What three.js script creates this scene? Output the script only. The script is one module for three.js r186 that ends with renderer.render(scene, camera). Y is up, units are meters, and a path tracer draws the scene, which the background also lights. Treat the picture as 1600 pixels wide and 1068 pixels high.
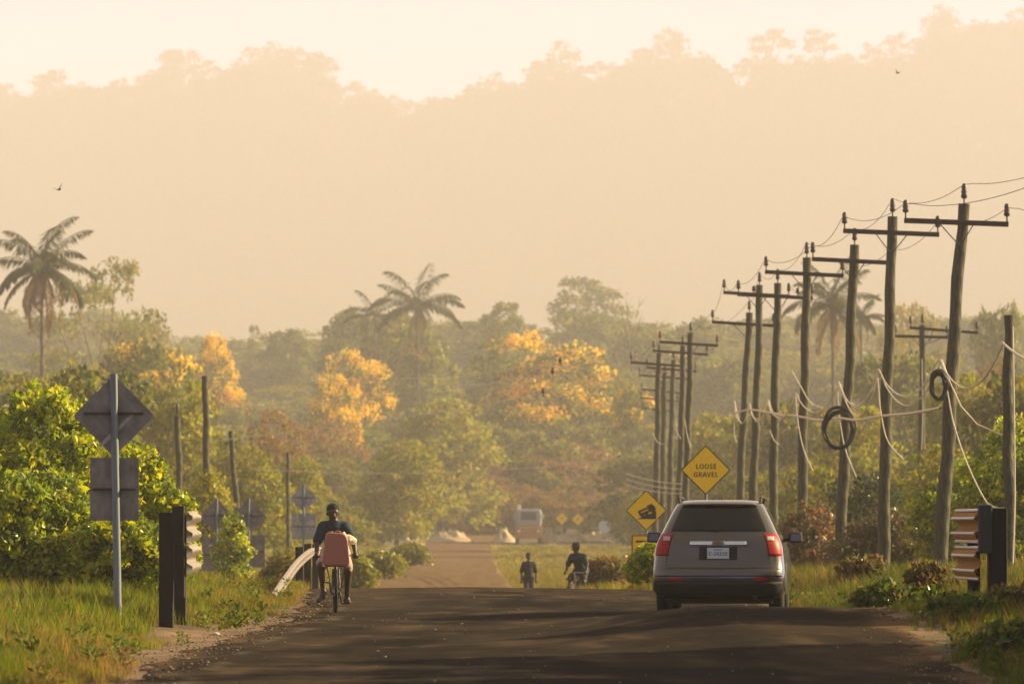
import * as THREE from 'three';
import { mergeGeometries } from 'three/addons/utils/BufferGeometryUtils.js';
import { RoundedBoxGeometry } from 'three/addons/geometries/RoundedBoxGeometry.js';

// ---------------------------------------------------------------- camera, sky, sun, exposure
const scene = new THREE.Scene();
const F = 8000;                                    // focal length in photograph pixels (1600 wide)
const EYE = 1.65, PITCH = Math.atan(250 / F);
const camera = new THREE.PerspectiveCamera(2 * Math.atan(534 / F) * 180 / Math.PI, 1600 / 1068, 0.5, 30000);
camera.position.set(0, EYE, 0);
camera.rotation.x = PITCH;
camera.focus = 78;
camera.userData.fStop = 4;
scene.add(camera);

const sunAz = 72 * Math.PI / 180, sunEl = 22 * Math.PI / 180;
const SUN = new THREE.Vector3(Math.cos(sunEl) * Math.sin(sunAz), Math.sin(sunEl), -Math.cos(sunEl) * Math.cos(sunAz));
{
  const W = 512, H = 256, data = new Float32Array(W * H * 4), v = new THREE.Vector3();
  for (let j = 0; j < H; j++) for (let i = 0; i < W; i++) {
    const e = ((j + .5) / H - .5) * Math.PI, a = ((i + .5) / W - .5) * 2 * Math.PI;
    v.set(Math.cos(e) * Math.cos(a), Math.sin(e), Math.cos(e) * Math.sin(a));
    const glow = Math.exp(-Math.acos(THREE.MathUtils.clamp(v.dot(SUN), -1, 1)) * 1.6) * .30;
    const toSun = (v.x * Math.sin(sunAz) - v.z * Math.cos(sunAz)) / Math.max(.05, Math.hypot(v.x, v.z)), low = Math.exp(-Math.max(0, v.y) * 11) * (.78 + .26 * toSun);   // haze is brighter on the sun's side
    const k = (j * W + i) * 4;
    data[k] = .056 + .56 * low + glow; data[k + 1] = .056 + .58 * low + glow * .86; data[k + 2] = .048 + 1.14 * low + glow * .58; data[k + 3] = 1;
  }
  const sky = new THREE.DataTexture(data, W, H, THREE.RGBAFormat, THREE.FloatType);
  sky.mapping = THREE.EquirectangularReflectionMapping; sky.magFilter = THREE.LinearFilter; sky.needsUpdate = true;
  scene.background = sky; scene.environment = sky;
}
const sun = new THREE.DirectionalLight(new THREE.Color().setRGB(1, .78, .41), 5);
sun.position.copy(SUN).multiplyScalar(300).add(new THREE.Vector3(0, 0, -120));
sun.target.position.set(0, 0, -120);
sun.castShadow = true; sun.shadow.mapSize.set(4096, 4096);
Object.assign(sun.shadow.camera, { left: -150, right: 150, top: 150, bottom: -150, near: 1, far: 900 });
scene.add(sun, sun.target);
const renderer = new THREE.WebGLRenderer({ antialias: true });
renderer.toneMapping = THREE.LinearToneMapping;
renderer.toneMappingExposure = 3.3;
renderer.shadowMap.enabled = true;
scene.fog = new THREE.FogExp2(new THREE.Color().setRGB(1, .94, .93), .00037);

// ---------------------------------------------------------------- helpers
const V = (x, y, z) => new THREE.Vector3(x, y, z);
function rng(seed) { let a = seed >>> 0; return () => { a = a + 0x6D2B79F5 | 0; let t = Math.imul(a ^ a >>> 15, 1 | a); t = t + Math.imul(t ^ t >>> 7, 61 | t) ^ t; return ((t ^ t >>> 14) >>> 0) / 4294967296; }; }
const clamp = THREE.MathUtils.clamp, lerp = THREE.MathUtils.lerp;
const smooth = (t) => { t = clamp(t, 0, 1); return t * t * (3 - 2 * t); };
function hash(x, y) { let h = Math.imul(x, 374761393) + Math.imul(y, 668265263) | 0; h = Math.imul(h ^ h >>> 13, 1274126177); return ((h ^ h >>> 16) >>> 0) / 4294967296; }
function noise(x, y) { const i = Math.floor(x), j = Math.floor(y), u = smooth(x - i), v = smooth(y - j); return lerp(lerp(hash(i, j), hash(i + 1, j), u), lerp(hash(i, j + 1), hash(i + 1, j + 1), u), v); }
const fbm = (x, y, n = 4) => { let s = 0, a = .5, t = 0; for (let k = 0; k < n; k++) { s += a * noise(x + k * 17.3, y - k * 9.1); t += a; a *= .5; x *= 2.03; y *= 2.03; } return s / t; };
function knots(list) { return (t) => { if (t <= list[0][0]) return list[0][1]; for (let k = 1; k < list.length; k++) if (t <= list[k][0]) return lerp(list[k - 1][1], list[k][1], (t - list[k - 1][0]) / (list[k][0] - list[k - 1][0])); return list[list.length - 1][1]; }; }
// a point of the place at the distance d down the road, from where the survey photograph shows it
function P(px, py, d) { const x = (px - 800) / F, y = (534 - py) / F, c = Math.cos(PITCH), s = Math.sin(PITCH), Y = y * c + s, Z = c - y * s; return V(x / Z * d, EYE + Y / Z * d, -d); }
const used = new Map();
function numbered(n) { const k = used.get(n) ?? 0; used.set(n, k + 1); return k ? `${n}_${String(k).padStart(3, '0')}` : n; }
function tag(o, label, category, group) { o.userData.label = label; o.userData.category = category; if (group) o.userData.group = group; return o; }
function thing(name, label, category, pos = [0, 0, 0], turn = 0, group) { const o = new THREE.Group(); o.name = numbered(name); o.position.set(...pos); o.rotation.y = turn; scene.add(o); return tag(o, label, category, group); }
function mesh(name, g, m, parent) { const o = new THREE.Mesh(g, m); o.name = parent ? name : numbered(name); o.castShadow = o.receiveShadow = true; (parent ?? scene).add(o); return o; }
function dup(root, pos, turn, scale, label, group) { const o = root.clone(); o.name = numbered(root.name.replace(/_\d{3}$/, '')); o.position.copy(pos); o.rotation.set(0, turn, 0); if (scale) o.scale.set(...scale); o.userData = { ...root.userData }; if (label) o.userData.label = label; if (group) o.userData.group = group; else delete o.userData.group; scene.add(o); return o; }
const structure = (o) => { o.userData.kind = 'structure'; return o; };
const stuff = (o) => { o.userData.kind = 'stuff'; return o; };
const box = (w, h, d, x = 0, y = 0, z = 0, r = 0) => (r ? new RoundedBoxGeometry(w, h, d, 2, r) : new THREE.BoxGeometry(w, h, d)).translate(x, y, z);
const clean = (g) => { const o = g.index ? g.toNonIndexed() : g; for (const k of Object.keys(o.attributes)) if (!['position', 'normal', 'uv'].includes(k)) o.deleteAttribute(k); if (!o.attributes.uv) o.setAttribute('uv', new THREE.BufferAttribute(new Float32Array(o.attributes.position.count * 2), 2)); return o; };
const merge = (list) => mergeGeometries(list.map(clean));
function rod(a, b, r0, r1 = r0, n = 8) { const d = b.clone().sub(a), g = new THREE.CylinderGeometry(r1, r0, d.length(), n, 1); g.applyQuaternion(new THREE.Quaternion().setFromUnitVectors(V(0, 1, 0), d.clone().normalize())); const m = a.clone().add(b).multiplyScalar(.5); return g.translate(m.x, m.y, m.z); }
function tube(pts, r, n = 40, k = 6) { return new THREE.TubeGeometry(new THREE.CatmullRomCurve3(pts), n, r, k); }
function span(a, b, sag, n = 10) { const out = []; for (let i = 0; i <= n; i++) { const t = i / n, p = a.clone().lerp(b, t); p.y -= sag * 4 * t * (1 - t); out.push(p); } return out; }

// ---------------------------------------------------------------- materials
const col = (r, g, b) => new THREE.Color().setRGB(r, g, b);
function tex(w, h, fn, srgb = false) { const a = new Uint8Array(w * h * 4); for (let j = 0; j < h; j++) for (let i = 0; i < w; i++) { const c = fn(i / w, j / h, i, j), k = (j * w + i) * 4; for (let q = 0; q < 3; q++) a[k + q] = clamp(Math.round((Array.isArray(c) ? c[q] : c) * 255), 0, 255); a[k + 3] = 255; } const t = new THREE.DataTexture(a, w, h); t.wrapS = t.wrapT = THREE.RepeatWrapping; t.magFilter = THREE.LinearFilter; t.minFilter = THREE.LinearMipmapLinearFilter; t.generateMipmaps = true; if (srgb) t.colorSpace = THREE.SRGBColorSpace; t.needsUpdate = true; return t; }
const tile = (f, x, y, s) => { const u = x * s, v = y * s, a = smooth(x), b = smooth(y); return lerp(lerp(f(u, v), f(u - s, v), a), lerp(f(u, v - s), f(u - s, v - s), a), b); };
const grainTex = tex(256, 256, (u, v, i, j) => { const a = tile((x, y) => fbm(x, y, 4), u, v, 8); const b = hash(i, j); return .62 + .5 * (a - .5) + .34 * (b - .5); });
const barkTex = tex(128, 256, (u, v, i, j) => { const a = tile((x, y) => fbm(x * 3, y * .35, 4), u, v, 10); return clamp(.62 + (a - .5) * 2.4 + .25 * (hash(i, j) - .5), .12, 1); });
const metalTex = tex(256, 256, (u, v, i, j) => { const a = tile((x, y) => fbm(x, y, 5), u, v, 5), s = tile((x, y) => fbm(x * 4, y * .4, 3), u, v, 6); const m = clamp(.66 + (a - .5) * 1.0 + (s - .5) * .3, .25, 1) + .05 * hash(i, j); return [m, m * .98, m * .95]; });
const std = (c, rough = .9, extra = {}) => new THREE.MeshStandardMaterial({ color: c, roughness: rough, ...extra });
const phys = (c, rough, extra = {}) => new THREE.MeshPhysicalMaterial({ color: c, roughness: rough, ...extra });
const leafMat = (t = .5, coat = 0) => phys(col(1, 1, 1), .96, { vertexColors: true, side: THREE.DoubleSide, transmission: t, thickness: 0, specularIntensity: .4, clearcoat: coat, clearcoatRoughness: .25 });
const MAT = {
  ground: std(col(1, 1, 1), 1, { vertexColors: true, map: grainTex, bumpMap: grainTex, bumpScale: .05 }),
  road: phys(col(1, 1, 1), 1, { specularIntensity: .06, vertexColors: true, map: grainTex, bumpMap: grainTex, bumpScale: .015 }),
  bushLeaf: leafMat(.55, .55), treeLeaf: leafMat(.5, .15), grass: phys(col(1, 1, 1), .95, { side: THREE.DoubleSide, transmission: .45, thickness: 0, specularIntensity: .4, vertexColors: true }),
  bark: std(col(.12, .085, .06), .95, { map: barkTex }),
  palmBark: std(col(.20, .155, .11), .95, { map: barkTex }),
  pole: phys(col(.088, .078, .037), .8, { map: barkTex, bumpMap: barkTex, bumpScale: .008 }),
  arm: std(col(.055, .034, .022), .8, { map: barkTex }),
  insulator: std(col(.05, .028, .022), .45),
  wire: std(col(.05, .045, .04), .6),
  cable: std(col(.60, .52, .38), .6), bundle: std(col(.70, .55, .36), .6), coil: std(col(.018, .016, .015), .6),
  galv: std(col(.20, .24, .27), .5, { metalness: .5, map: metalTex }),
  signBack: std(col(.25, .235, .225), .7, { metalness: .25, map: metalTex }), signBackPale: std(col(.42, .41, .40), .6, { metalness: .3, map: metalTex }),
  signFace: std(col(.66, .36, .015), .55), black: std(col(.012, .011, .010), .7), timber: std(col(.016, .013, .012), .9, { map: barkTex }),
  rail: std(col(.50, .42, .33), .38, { metalness: .75, map: metalTex }), railRust: std(col(.50, .22, .008), .8, { metalness: .1, map: metalTex }),
  gravel: std(col(.68, .52, .36), .95, { map: grainTex, bumpMap: grainTex, bumpScale: .06 }),
};

// ---------------------------------------------------------------- lie of the land
const roadX = knots([[0, .3], [46, .35], [62, .5], [72, .9], [80, .55], [90, .0], [104, -.85], [118, -1.6], [150, -2.35], [200, -3.1], [320, -4.4], [470, -5.4], [700, -6.2]]);
const roadW = knots([[0, 4], [46, 4.0], [62, 4.12], [70, 4.1], [112, 3.05], [200, 3.3], [700, 3.8]]);
const hump = (x, d) => .36 * Math.exp(-(((d - 64) / 6.5) ** 2)) * smooth((x + .2) / 3);
function level(x, d) { return -2.2 * smooth((d - 92) / 98) - .6 * smooth((d - 220) / 220) + 27 * smooth((d - 620) / 620) * (1 - smooth((d - 1500) / 900)) + hump(x, d); }
function roadY(x, d) { const s = x - roadX(d); return level(x, d) - .012 * Math.abs(s) + .035 * (fbm(x * .35 + 5, d * .22, 3) - .5) + .02 * (fbm(x * .8, d * .7 + 40, 2) - .5); }
function landY(x, d) {
  const e = Math.abs(x - roadX(d)) - roadW(d);
  if (e < 0) return roadY(x, d);
  const t = smooth(e / 2.5), side = x < roadX(d) ? .10 : .02;
  return level(x, d) - .012 * roadW(d) - .05 * smooth(e / .8) + t * (side + .35 * (fbm(x * .25 + 31, d * .16, 3) - .5)) + smooth((e - 12) / 40) * .6 * (fbm(x * .05, d * .05, 3) - .3);
}
function gridMesh(xs, ds, yf, cf, uvScale) {
  const nx = xs(ds[0]).length, pos = [], cols = [], uv = [], idx = [];
  for (const d of ds) for (const x of xs(d)) { const y = yf(x, d), c = cf(x, d); pos.push(x, y, -d); cols.push(...c); uv.push(x * uvScale, d * uvScale); }
  for (let j = 0; j + 1 < ds.length; j++) for (let i = 0; i + 1 < nx; i++) { const a = j * nx + i, b = a + 1, c = a + nx, e = c + 1; idx.push(a, b, c, b, e, c); }
  const g = new THREE.BufferGeometry(); g.setAttribute('position', new THREE.Float32BufferAttribute(pos, 3)); g.setAttribute('color', new THREE.Float32BufferAttribute(cols, 3)); g.setAttribute('uv', new THREE.Float32BufferAttribute(uv, 2)); g.setIndex(idx); g.computeVertexNormals(); return g;
}
const mixc = (a, b, t) => a.map((v, k) => lerp(v, b[k], clamp(t, 0, 1)));
{ // ground: one sheet to the foot of the hill and beyond
  const ds = []; for (let d = -30; d < 30; d += 3) ds.push(d); for (let d = 30; d < 100; d += .45) ds.push(d); for (let d = 100; d < 220; d += 1.5) ds.push(d); for (let d = 220; d < 700; d += 8) ds.push(d); for (let d = 700; d < 2600; d += 30) ds.push(d); for (let d = 2600; d <= 5400; d += 100) ds.push(d);
  const lat = []; for (let k = -60; k <= 60; k++) { const t = k / 60; lat.push(Math.sign(t) * (Math.abs(t) * 11 + Math.abs(t) ** 7 * 700)); }
  const xs = (d) => lat.map((l) => roadX(d) + l);
  const g = gridMesh(xs, ds, (x, d) => { const e = Math.abs(x - roadX(d)) - roadW(d); return landY(x, d) - .28 * (1 - smooth((e + .75) / .45)); },
    (x, d) => {
      const e = Math.abs(x - roadX(d)) - roadW(d), n = fbm(x * .9, d * .45, 5) + (fbm(x * 6, d * 2.5, 3) - .5) * .25, n2 = fbm(x * 3 + 9, d * 1.5, 3);
      const soil = mixc([.15, .085, .045], [.42, .26, .14], n2 * 1.6 - .4), turf = mixc([.055, .058, .016], [.15, .12, .04], n * 1.4 - .2);
      return mixc(soil, turf, smooth((e - (x < roadX(d) ? .30 + .9 * Math.exp(-(((d - 66) / 9) ** 2)) : .15) + (n - .5) * 1.8) / .6));
    }, .55);
  structure(mesh('ground', g, MAT.ground));
}
{ // road: worn asphalt with patches, stains and dust
  const ds = []; for (let d = -30; d < 36; d += 3) ds.push(d); for (let d = 36; d < 125; d += .28) ds.push(d); for (let d = 125; d < 220; d += 1.5) ds.push(d); for (let d = 220; d <= 690; d += 6) ds.push(d);
  const N = 64, xs = (d) => { const w = roadW(d), c = roadX(d), out = []; const jl = (fbm(d * 1.1, 3, 4) - .5) * .55, jr = (fbm(d * 1.1, 77, 4) - .5) * .6; out.push(c - w + jl - .25); for (let k = 0; k <= N; k++) out.push(lerp(c - w + jl, c + w + jr, k / N)); out.push(c + w + jr + .25); return out; };
  let count = 0; const per = N + 3;
  const g = gridMesh(xs, ds, (x, d) => { const k = count++ % per; return roadY(x, d) + .012 - (k === 0 || k === per - 1 ? .12 : 0); },
    (x, d) => {
      const s = x - roadX(d), n = fbm(x * .6 + 3, d * .16 + 8, 4), m = fbm(x * 2.2, d * .7, 4), w = roadW(d);
      const f = fbm(x * 7 + 20, d * 2.6, 3), tr = Math.abs(Math.abs(s - .2) - 1.75); let c = mixc([.024, .019, .015], [.068, .050, .036], n * 1.5 - .3 + (m - .5) * .7 + (f - .5) * 1.1 - .25 * smooth((.55 - tr) / .4));
      c = mixc(c, [.17, .11, .066], smooth((m - .58) * 5) * .5 + smooth((fbm(x * .5 + 70, d * .25, 3) - .58) * 6) * .25);      // dust and grit
      c = mixc(c, [.011, .010, .010], smooth((fbm(x * .55 + 140, d * .12 + 4, 3) - .60) * 9) * .8);                             // bitumen patches
      const patch = Math.max(Math.abs(x - 1.95) / .75 + (n - .5) * .8, Math.abs(d - 64.5) / 2.2 + (m - .5) * .8); c = mixc(c, [.009, .008, .008], smooth((1.15 - patch) * 4) * .85);
      c = mixc(c, [.24, .15, .085], smooth((Math.abs(s) - w + .30 + (m - .5) * 1.3) / .5) * .6);                                // sand drifted over the edges
      c = mixc(c, mixc([.20, .125, .07], [.34, .22, .13], m), smooth((d - 100 + (n - .5) * 60) / 60) * .9);                          // paler and browner beyond the crest
      if (d < 95 && Math.abs(s + w - .62) < .07 && fbm(d * .35, 5, 2) > .5) c = mixc(c, [.20, .17, .12], .6);                   // worn edge line
      return c;
    }, .8);
  structure(mesh('road', g, MAT.road));
}
// the far hill: a ridge behind the wood
const ridge = knots([[-900, 190], [-500, 120], [-200, 165], [0, 142], [60, 130], [110, 118], [180, 122], [260, 96], [330, 97], [370, 84], [430, 76], [480, 92], [520, 115], [550, 134], [580, 127], [620, 150], [660, 137], [720, 132], [760, 126], [830, 108], [880, 100], [930, 92], [1000, 74], [1060, 64], [1110, 76], [1135, 108], [1155, 122], [1180, 92], [1210, 76], [1240, 104], [1280, 72], [1340, 84], [1400, 62], [1460, 30], [1540, 18], [1600, 24], [1800, 60], [2100, 30], [2500, 90]]);
const HILL = 4500;
function hillY(x, d) { const px = 800 + x / HILL * F, top = P(800, ridge(px) + 46, HILL).y; const t = d <= HILL ? smooth((d - 4110) / 390) : 1 - smooth((d - HILL) / 700); return -4 + (top + 4) * t; }
{
  const xs = []; for (let x = -990; x <= 990; x += 11) xs.push(x);
  const ds = []; for (let d = 4090; d <= 5220; d += 22) ds.push(d);
  structure(mesh('hill', gridMesh(() => xs, ds, hillY, (x, d) => mixc([.045, .055, .022], [.085, .08, .035], fbm(x * .05, d * .05, 3)), .05), MAT.ground));
}

// ---------------------------------------------------------------- foliage
class Leaves {
  constructor() { this.p = []; this.c = []; this.i = []; }
  // one folded leaf: base, two sides, tip
  leaf(c, dir, nrm, len, wid, rgb) {
    const side = _s.crossVectors(dir, nrm).normalize().multiplyScalar(wid * .5), n = this.p.length / 3, lift = wid * .18;
    const bx = c.x - dir.x * len * .5, by = c.y - dir.y * len * .5, bz = c.z - dir.z * len * .5;
    const mx = c.x + nrm.x * lift, my = c.y + nrm.y * lift, mz = c.z + nrm.z * lift;
    this.p.push(bx, by, bz, mx - side.x, my - side.y, mz - side.z, bx + dir.x * len, by + dir.y * len, bz + dir.z * len, mx + side.x, my + side.y, mz + side.z);
    for (let k = 0; k < 4; k++) this.c.push(rgb[0], rgb[1], rgb[2]);
    this.i.push(n, n + 1, n + 2, n, n + 2, n + 3);
  }
  geo() { const g = new THREE.BufferGeometry(); g.setAttribute('position', new THREE.Float32BufferAttribute(this.p, 3)); g.setAttribute('color', new THREE.Float32BufferAttribute(this.c, 3)); g.setIndex(this.i); g.computeVertexNormals(); return g; }
}
const _s = V(0, 0, 0), _d = V(0, 0, 0), _n = V(0, 0, 0);
function unit(R, o) { const z = R() * 2 - 1, a = R() * Math.PI * 2, r = Math.sqrt(1 - z * z); return o.set(r * Math.cos(a), z, r * Math.sin(a)); }
const tint = (R, base, vary) => { const k = 1 + (R() - .5) * vary, h = (R() - .5) * vary * .5; return [base[0] * k * (1 + h), base[1] * k, base[2] * k * (1 - h)]; };
// lobes: [x, y, z, rx, ry, rz]; leaves gather in twig clumps on each lobe's shell
function foliage(R, lobes, clumps, per, len, spread, palette, vary = .5, pick) {
  const L = new Leaves(), total = lobes.reduce((s, l) => s + l[3] * l[4] + l[3] * l[5], 0), q = V(0, 0, 0), u = V(0, 0, 0);
  for (const l of lobes) {
    const n = Math.max(3, Math.round(clumps * (l[3] * l[4] + l[3] * l[5]) / total));
    for (let k = 0; k < n; k++) {
      unit(R, u); if (u.y < -.35 && R() < .6) u.y *= -1;
      const rr = .70 + .34 * R() ** .7, cx = l[0] + u.x * l[3] * rr, cy = l[1] + u.y * l[4] * rr, cz = l[2] + u.z * l[5] * rr;
      const base = pick ? pick(R, u, V(cx, cy, cz)) : palette[Math.floor(R() * palette.length)], shade = tint(R, base, vary * .6);
      for (let m = 0; m < per; m++) {
        unit(R, q).multiplyScalar(spread * Math.cbrt(R())); q.y *= .7;
        unit(R, _d); _d.addScaledVector(u, .5).normalize(); unit(R, _n); _n.y += .5; _n.addScaledVector(u, .5); _n.addScaledVector(_d, -_n.dot(_d)).normalize();
        const s = len * (.65 + .7 * R()); L.leaf(V(cx + q.x, cy + q.y, cz + q.z), _d, _n, s, s * .55, tint(R, shade, vary));
      }
    }
  }
  return L.geo();
}
function limbs(R, h, lobes, r, lean = 0) {
  const parts = [], top = V(lean * .3, h * .5, 0), mid = V(lean * .12 + (R() - .5) * .3, h * .25, (R() - .5) * .3);
  parts.push(rod(V(0, -.6, 0), mid, r, r * .8, 9), rod(mid, top, r * .8, r * .6, 9));
  for (const l of lobes) { const c = V(l[0], l[1], l[2]), from = mid.clone().lerp(top, .3 + .7 * R()), knee = from.clone().lerp(c, .5).add(V((R() - .5) * .6, .25 * R(), (R() - .5) * .6)); parts.push(rod(from, knee, r * .42, r * .3, 6), rod(knee, c, r * .3, r * .12, 6)); }
  return merge(parts);
}
function lobeSet(R, n, w, y0, y1, size, flat = 1) { const out = []; for (let k = 0; k < n; k++) { const t = (k + R()) / n, y = lerp(y0, y1, t), a = k * 2.4 + R(), rad = w * Math.sqrt(1 - ((t - .35) / .75) ** 2 || .1) * (.45 + .5 * R()); const s = size * (.7 + .6 * R()); out.push([Math.cos(a) * (rad || 0), y, Math.sin(a) * (rad || 0), s, s * .72 * flat, s]); } return out; }
const GREEN = [[.115, .135, .006], [.165, .180, .007], [.235, .230, .008], [.075, .100, .006]], OLIVE = [[.28, .225, .010], [.20, .185, .008], [.33, .25, .014]];
const FLOWER = [[.90, .60, .008], [.86, .50, .006], [.93, .68, .02]], RUST = [[.26, .11, .04], [.19, .10, .035], [.32, .14, .045]], FRESH = [[.29, .29, .006], [.38, .36, .008], [.21, .23, .006]];

// prototypes: each about 10 m high and its crown about 8 m wide, scaled per tree
function treeProto(seed, name, o) {
  const R = rng(seed), root = new THREE.Group(); root.name = name;
  const lobes = o.lobes(R); mesh('crown', foliage(R, lobes, o.clumps, o.per, o.len, o.spread, o.palette, .5, o.pick), MAT.treeLeaf, root);
  mesh('trunk', limbs(R, o.h ?? 8, lobes, o.r ?? .22, o.lean ?? 0), MAT.bark, root); root.userData = { category: 'tree' }; return root;
}
const round = (n, w, y0, y1, s, f) => (R) => lobeSet(R, n, w, y0, y1, s, f);
const T = {
  roundA: treeProto(11, 'rounded_tree', { lobes: round(17, 3.0, 1.8, 9.2, 1.6), clumps: 520, per: 13, len: .44, spread: .62, palette: GREEN }),
  roundB: treeProto(12, 'rounded_tree', { lobes: round(15, 3.3, 1.6, 8.8, 1.8), clumps: 520, per: 13, len: .44, spread: .62, palette: [...GREEN, ...OLIVE] }),
  roundC: treeProto(13, 'rounded_tree', { lobes: round(19, 2.8, 1.4, 9.4, 1.4), clumps: 520, per: 13, len: .42, spread: .6, palette: [...GREEN, FRESH[0]] }),
  airyA: treeProto(14, 'airy_tree', { lobes: round(9, 3.2, 5.4, 9.4, 1.15, .8), clumps: 230, per: 12, len: .30, spread: .5, palette: [...GREEN, OLIVE[0]], r: .2 }),
  airyB: treeProto(15, 'airy_tree', { lobes: round(8, 2.4, 5.2, 9.6, 1.0, .9), clumps: 190, per: 12, len: .28, spread: .45, palette: GREEN, r: .17 }),
  layerA: treeProto(16, 'spreading_tree', { lobes: round(11, 4.2, 4.4, 9.4, 1.7, .34), clumps: 300, per: 12, len: .30, spread: .5, palette: [GREEN[1], GREEN[2], OLIVE[0]], r: .2 }),
  layerB: treeProto(17, 'spreading_tree', { lobes: round(9, 4.0, 4.8, 9.0, 1.6, .36), clumps: 260, per: 12, len: .30, spread: .5, palette: OLIVE, r: .2 }),
  flowerA: treeProto(18, 'flowering_tree', { lobes: round(18, 3.3, 1.8, 9.0, 1.6), clumps: 560, per: 24, len: .28, spread: .62, palette: GREEN, pick: (R, u, c) => (u.y > .12 && c.y > 5.6 && R() < .82 ? FLOWER[Math.floor(R() * 3)] : GREEN[Math.floor(R() * 4)]) }),
  flowerB: treeProto(19, 'flowering_tree', { lobes: round(20, 3.5, 1.6, 9.0, 1.5), clumps: 560, per: 24, len: .28, spread: .62, palette: GREEN, pick: (R, u, c) => (u.y > .15 && c.x > -.4 && c.y > 5.2 && R() < .78 ? FLOWER[Math.floor(R() * 3)] : [...GREEN, OLIVE[1]][Math.floor(R() * 5)]) }),
  flowerC: treeProto(24, 'flowering_tree', { lobes: round(13, 3.4, 3.0, 8.8, 1.6), clumps: 430, per: 24, len: .28, spread: .62, palette: GREEN, pick: (R, u, c) => (u.y > .6 && R() < .45 ? FLOWER[Math.floor(R() * 3)] : GREEN[Math.floor(R() * 4)]) }),
  rust: treeProto(20, 'reddish_tree', { lobes: round(16, 2.8, 1.2, 9.0, 1.35), clumps: 420, per: 12, len: .28, spread: .5, palette: [...RUST, OLIVE[0], OLIVE[2]], r: .15 }),
  fresh: treeProto(21, 'light_green_tree', { lobes: round(16, 3.1, 1.2, 9.0, 1.6), clumps: 500, per: 13, len: .42, spread: .62, palette: [...FRESH, OLIVE[2]] }),
  low: treeProto(22, 'thicket_shrub', { lobes: round(12, 4.4, 1.6, 7.6, 2.1), clumps: 420, per: 13, len: .44, spread: .7, palette: [...OLIVE, ...GREEN, FRESH[0]], h: 5 }),
  lowRust: treeProto(23, 'dry_thicket_shrub', { lobes: round(12, 4.4, 1.6, 7.6, 2.0), clumps: 360, per: 13, len: .42, spread: .7, palette: [...RUST, [.17, .12, .05], OLIVE[0]], h: 5 }),
};
const LOOK = { roundA: 'dense green', roundB: 'rounded olive-green', roundC: 'tall narrow green', airyA: 'open-crowned', airyB: 'open-crowned', layerA: 'flat-tiered', layerB: 'flat-tiered', fresh: 'light green', low: 'olive', lowRust: 'reddish' };
function plant(kind, px, top, width, d, label, group, seed = px * 7 + d) {
  if (d > 230) d = 230 + (d - 230) * 2.7;
  const R = rng(seed), p = P(px, top, d), y0 = landY(p.x, d) - .1, w = width / F * d / 8.2, h = (p.y - y0) / 10.2;
  if (group) label = label.replace('hazy', `hazy ${LOOK[kind]}`);
  return dup(T[kind], V(p.x, y0, -d), R() * 6.28, [w, Math.max(h, .1), w], label, group);
}
const skyline = 'trees along the skyline of the far wood', midwood = 'trees of the hazy wood beyond the road', under = 'hazy undergrowth at the foot of the wood';
// named trees: kind, x, top, width, distance, label
for (const a of [
  ['layerA', 160, 398, 190, 410, 'tall tiered tree standing right behind the big left palm'],
  ['layerB', 228, 476, 150, 430, 'lower tiered tree on the skyline right of the tall tiered one'],
  ['airyB', 402, 508, 60, 560, 'small airy tree on the skyline left of the sky gap'],
  ['roundA', 452, 514, 100, 540, 'round dark tree at the left rim of the bright sky gap'],
  ['roundC', 545, 492, 130, 500, 'dense tree rising at the right rim of the sky gap'],
  ['roundB', 610, 468, 150, 470, 'dense tree crowned by the middle palm'],
  ['roundC', 655, 520, 170, 455, 'dense tree in front of the middle palm trunks'],
  ['airyA', 785, 470, 120, 510, 'ragged open crown between the middle palm and the tall airy tree'],
  ['airyA', 925, 432, 190, 610, 'tallest airy tree on the skyline, above the big flowering mound'],
  ['roundB', 1010, 500, 140, 520, 'rounded skyline tree just left of the distant pole cluster'],
  ['roundA', 1095, 497, 130, 540, 'rounded skyline tree behind the distant pole cluster'],
  ['layerB', 1435, 445, 130, 430, 'yellowish spreading tree between the two nearest cross-armed poles'],
  ['roundC', 1560, 488, 120, 400, 'tall tree at the right edge behind the cut-off pole'],
  ['flowerC', 218, 512, 230, 330, 'broad dark tree with a few orange blossoms beside the left palm'],
  ['flowerA', 342, 524, 105, 430, 'small dome of orange blossom above the left bare poles'],
  ['flowerA', 552, 552, 150, 430, 'orange flowering tree left of the road, the higher of the two domes'],
  ['flowerA', 520, 590, 120, 400, 'orange flowering tree left of the road, the lower dome in front'],
  ['flowerB', 862, 520, 260, 420, 'largest flowering mound with orange blossom down its right side'],
  ['flowerC', 985, 590, 90, 400, 'small blossom-tipped tree touching the distant pole cluster'],
  ['rust', 428, 636, 130, 300, 'reddish dry tree behind the leaning left pole'],
  ['rust', 520, 648, 150, 370, 'reddish-brown tree under the left flowering domes'],
  ['fresh', 690, 628, 210, 380, 'light green tree in the middle of the wood below the palms'],
  ['fresh', 620, 690, 160, 330, 'light green tree right above the cyclist'],
  ['rust', 1545, 560, 150, 300, 'reddish-brown tree behind the rightmost poles'],
]) plant(...a);
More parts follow.
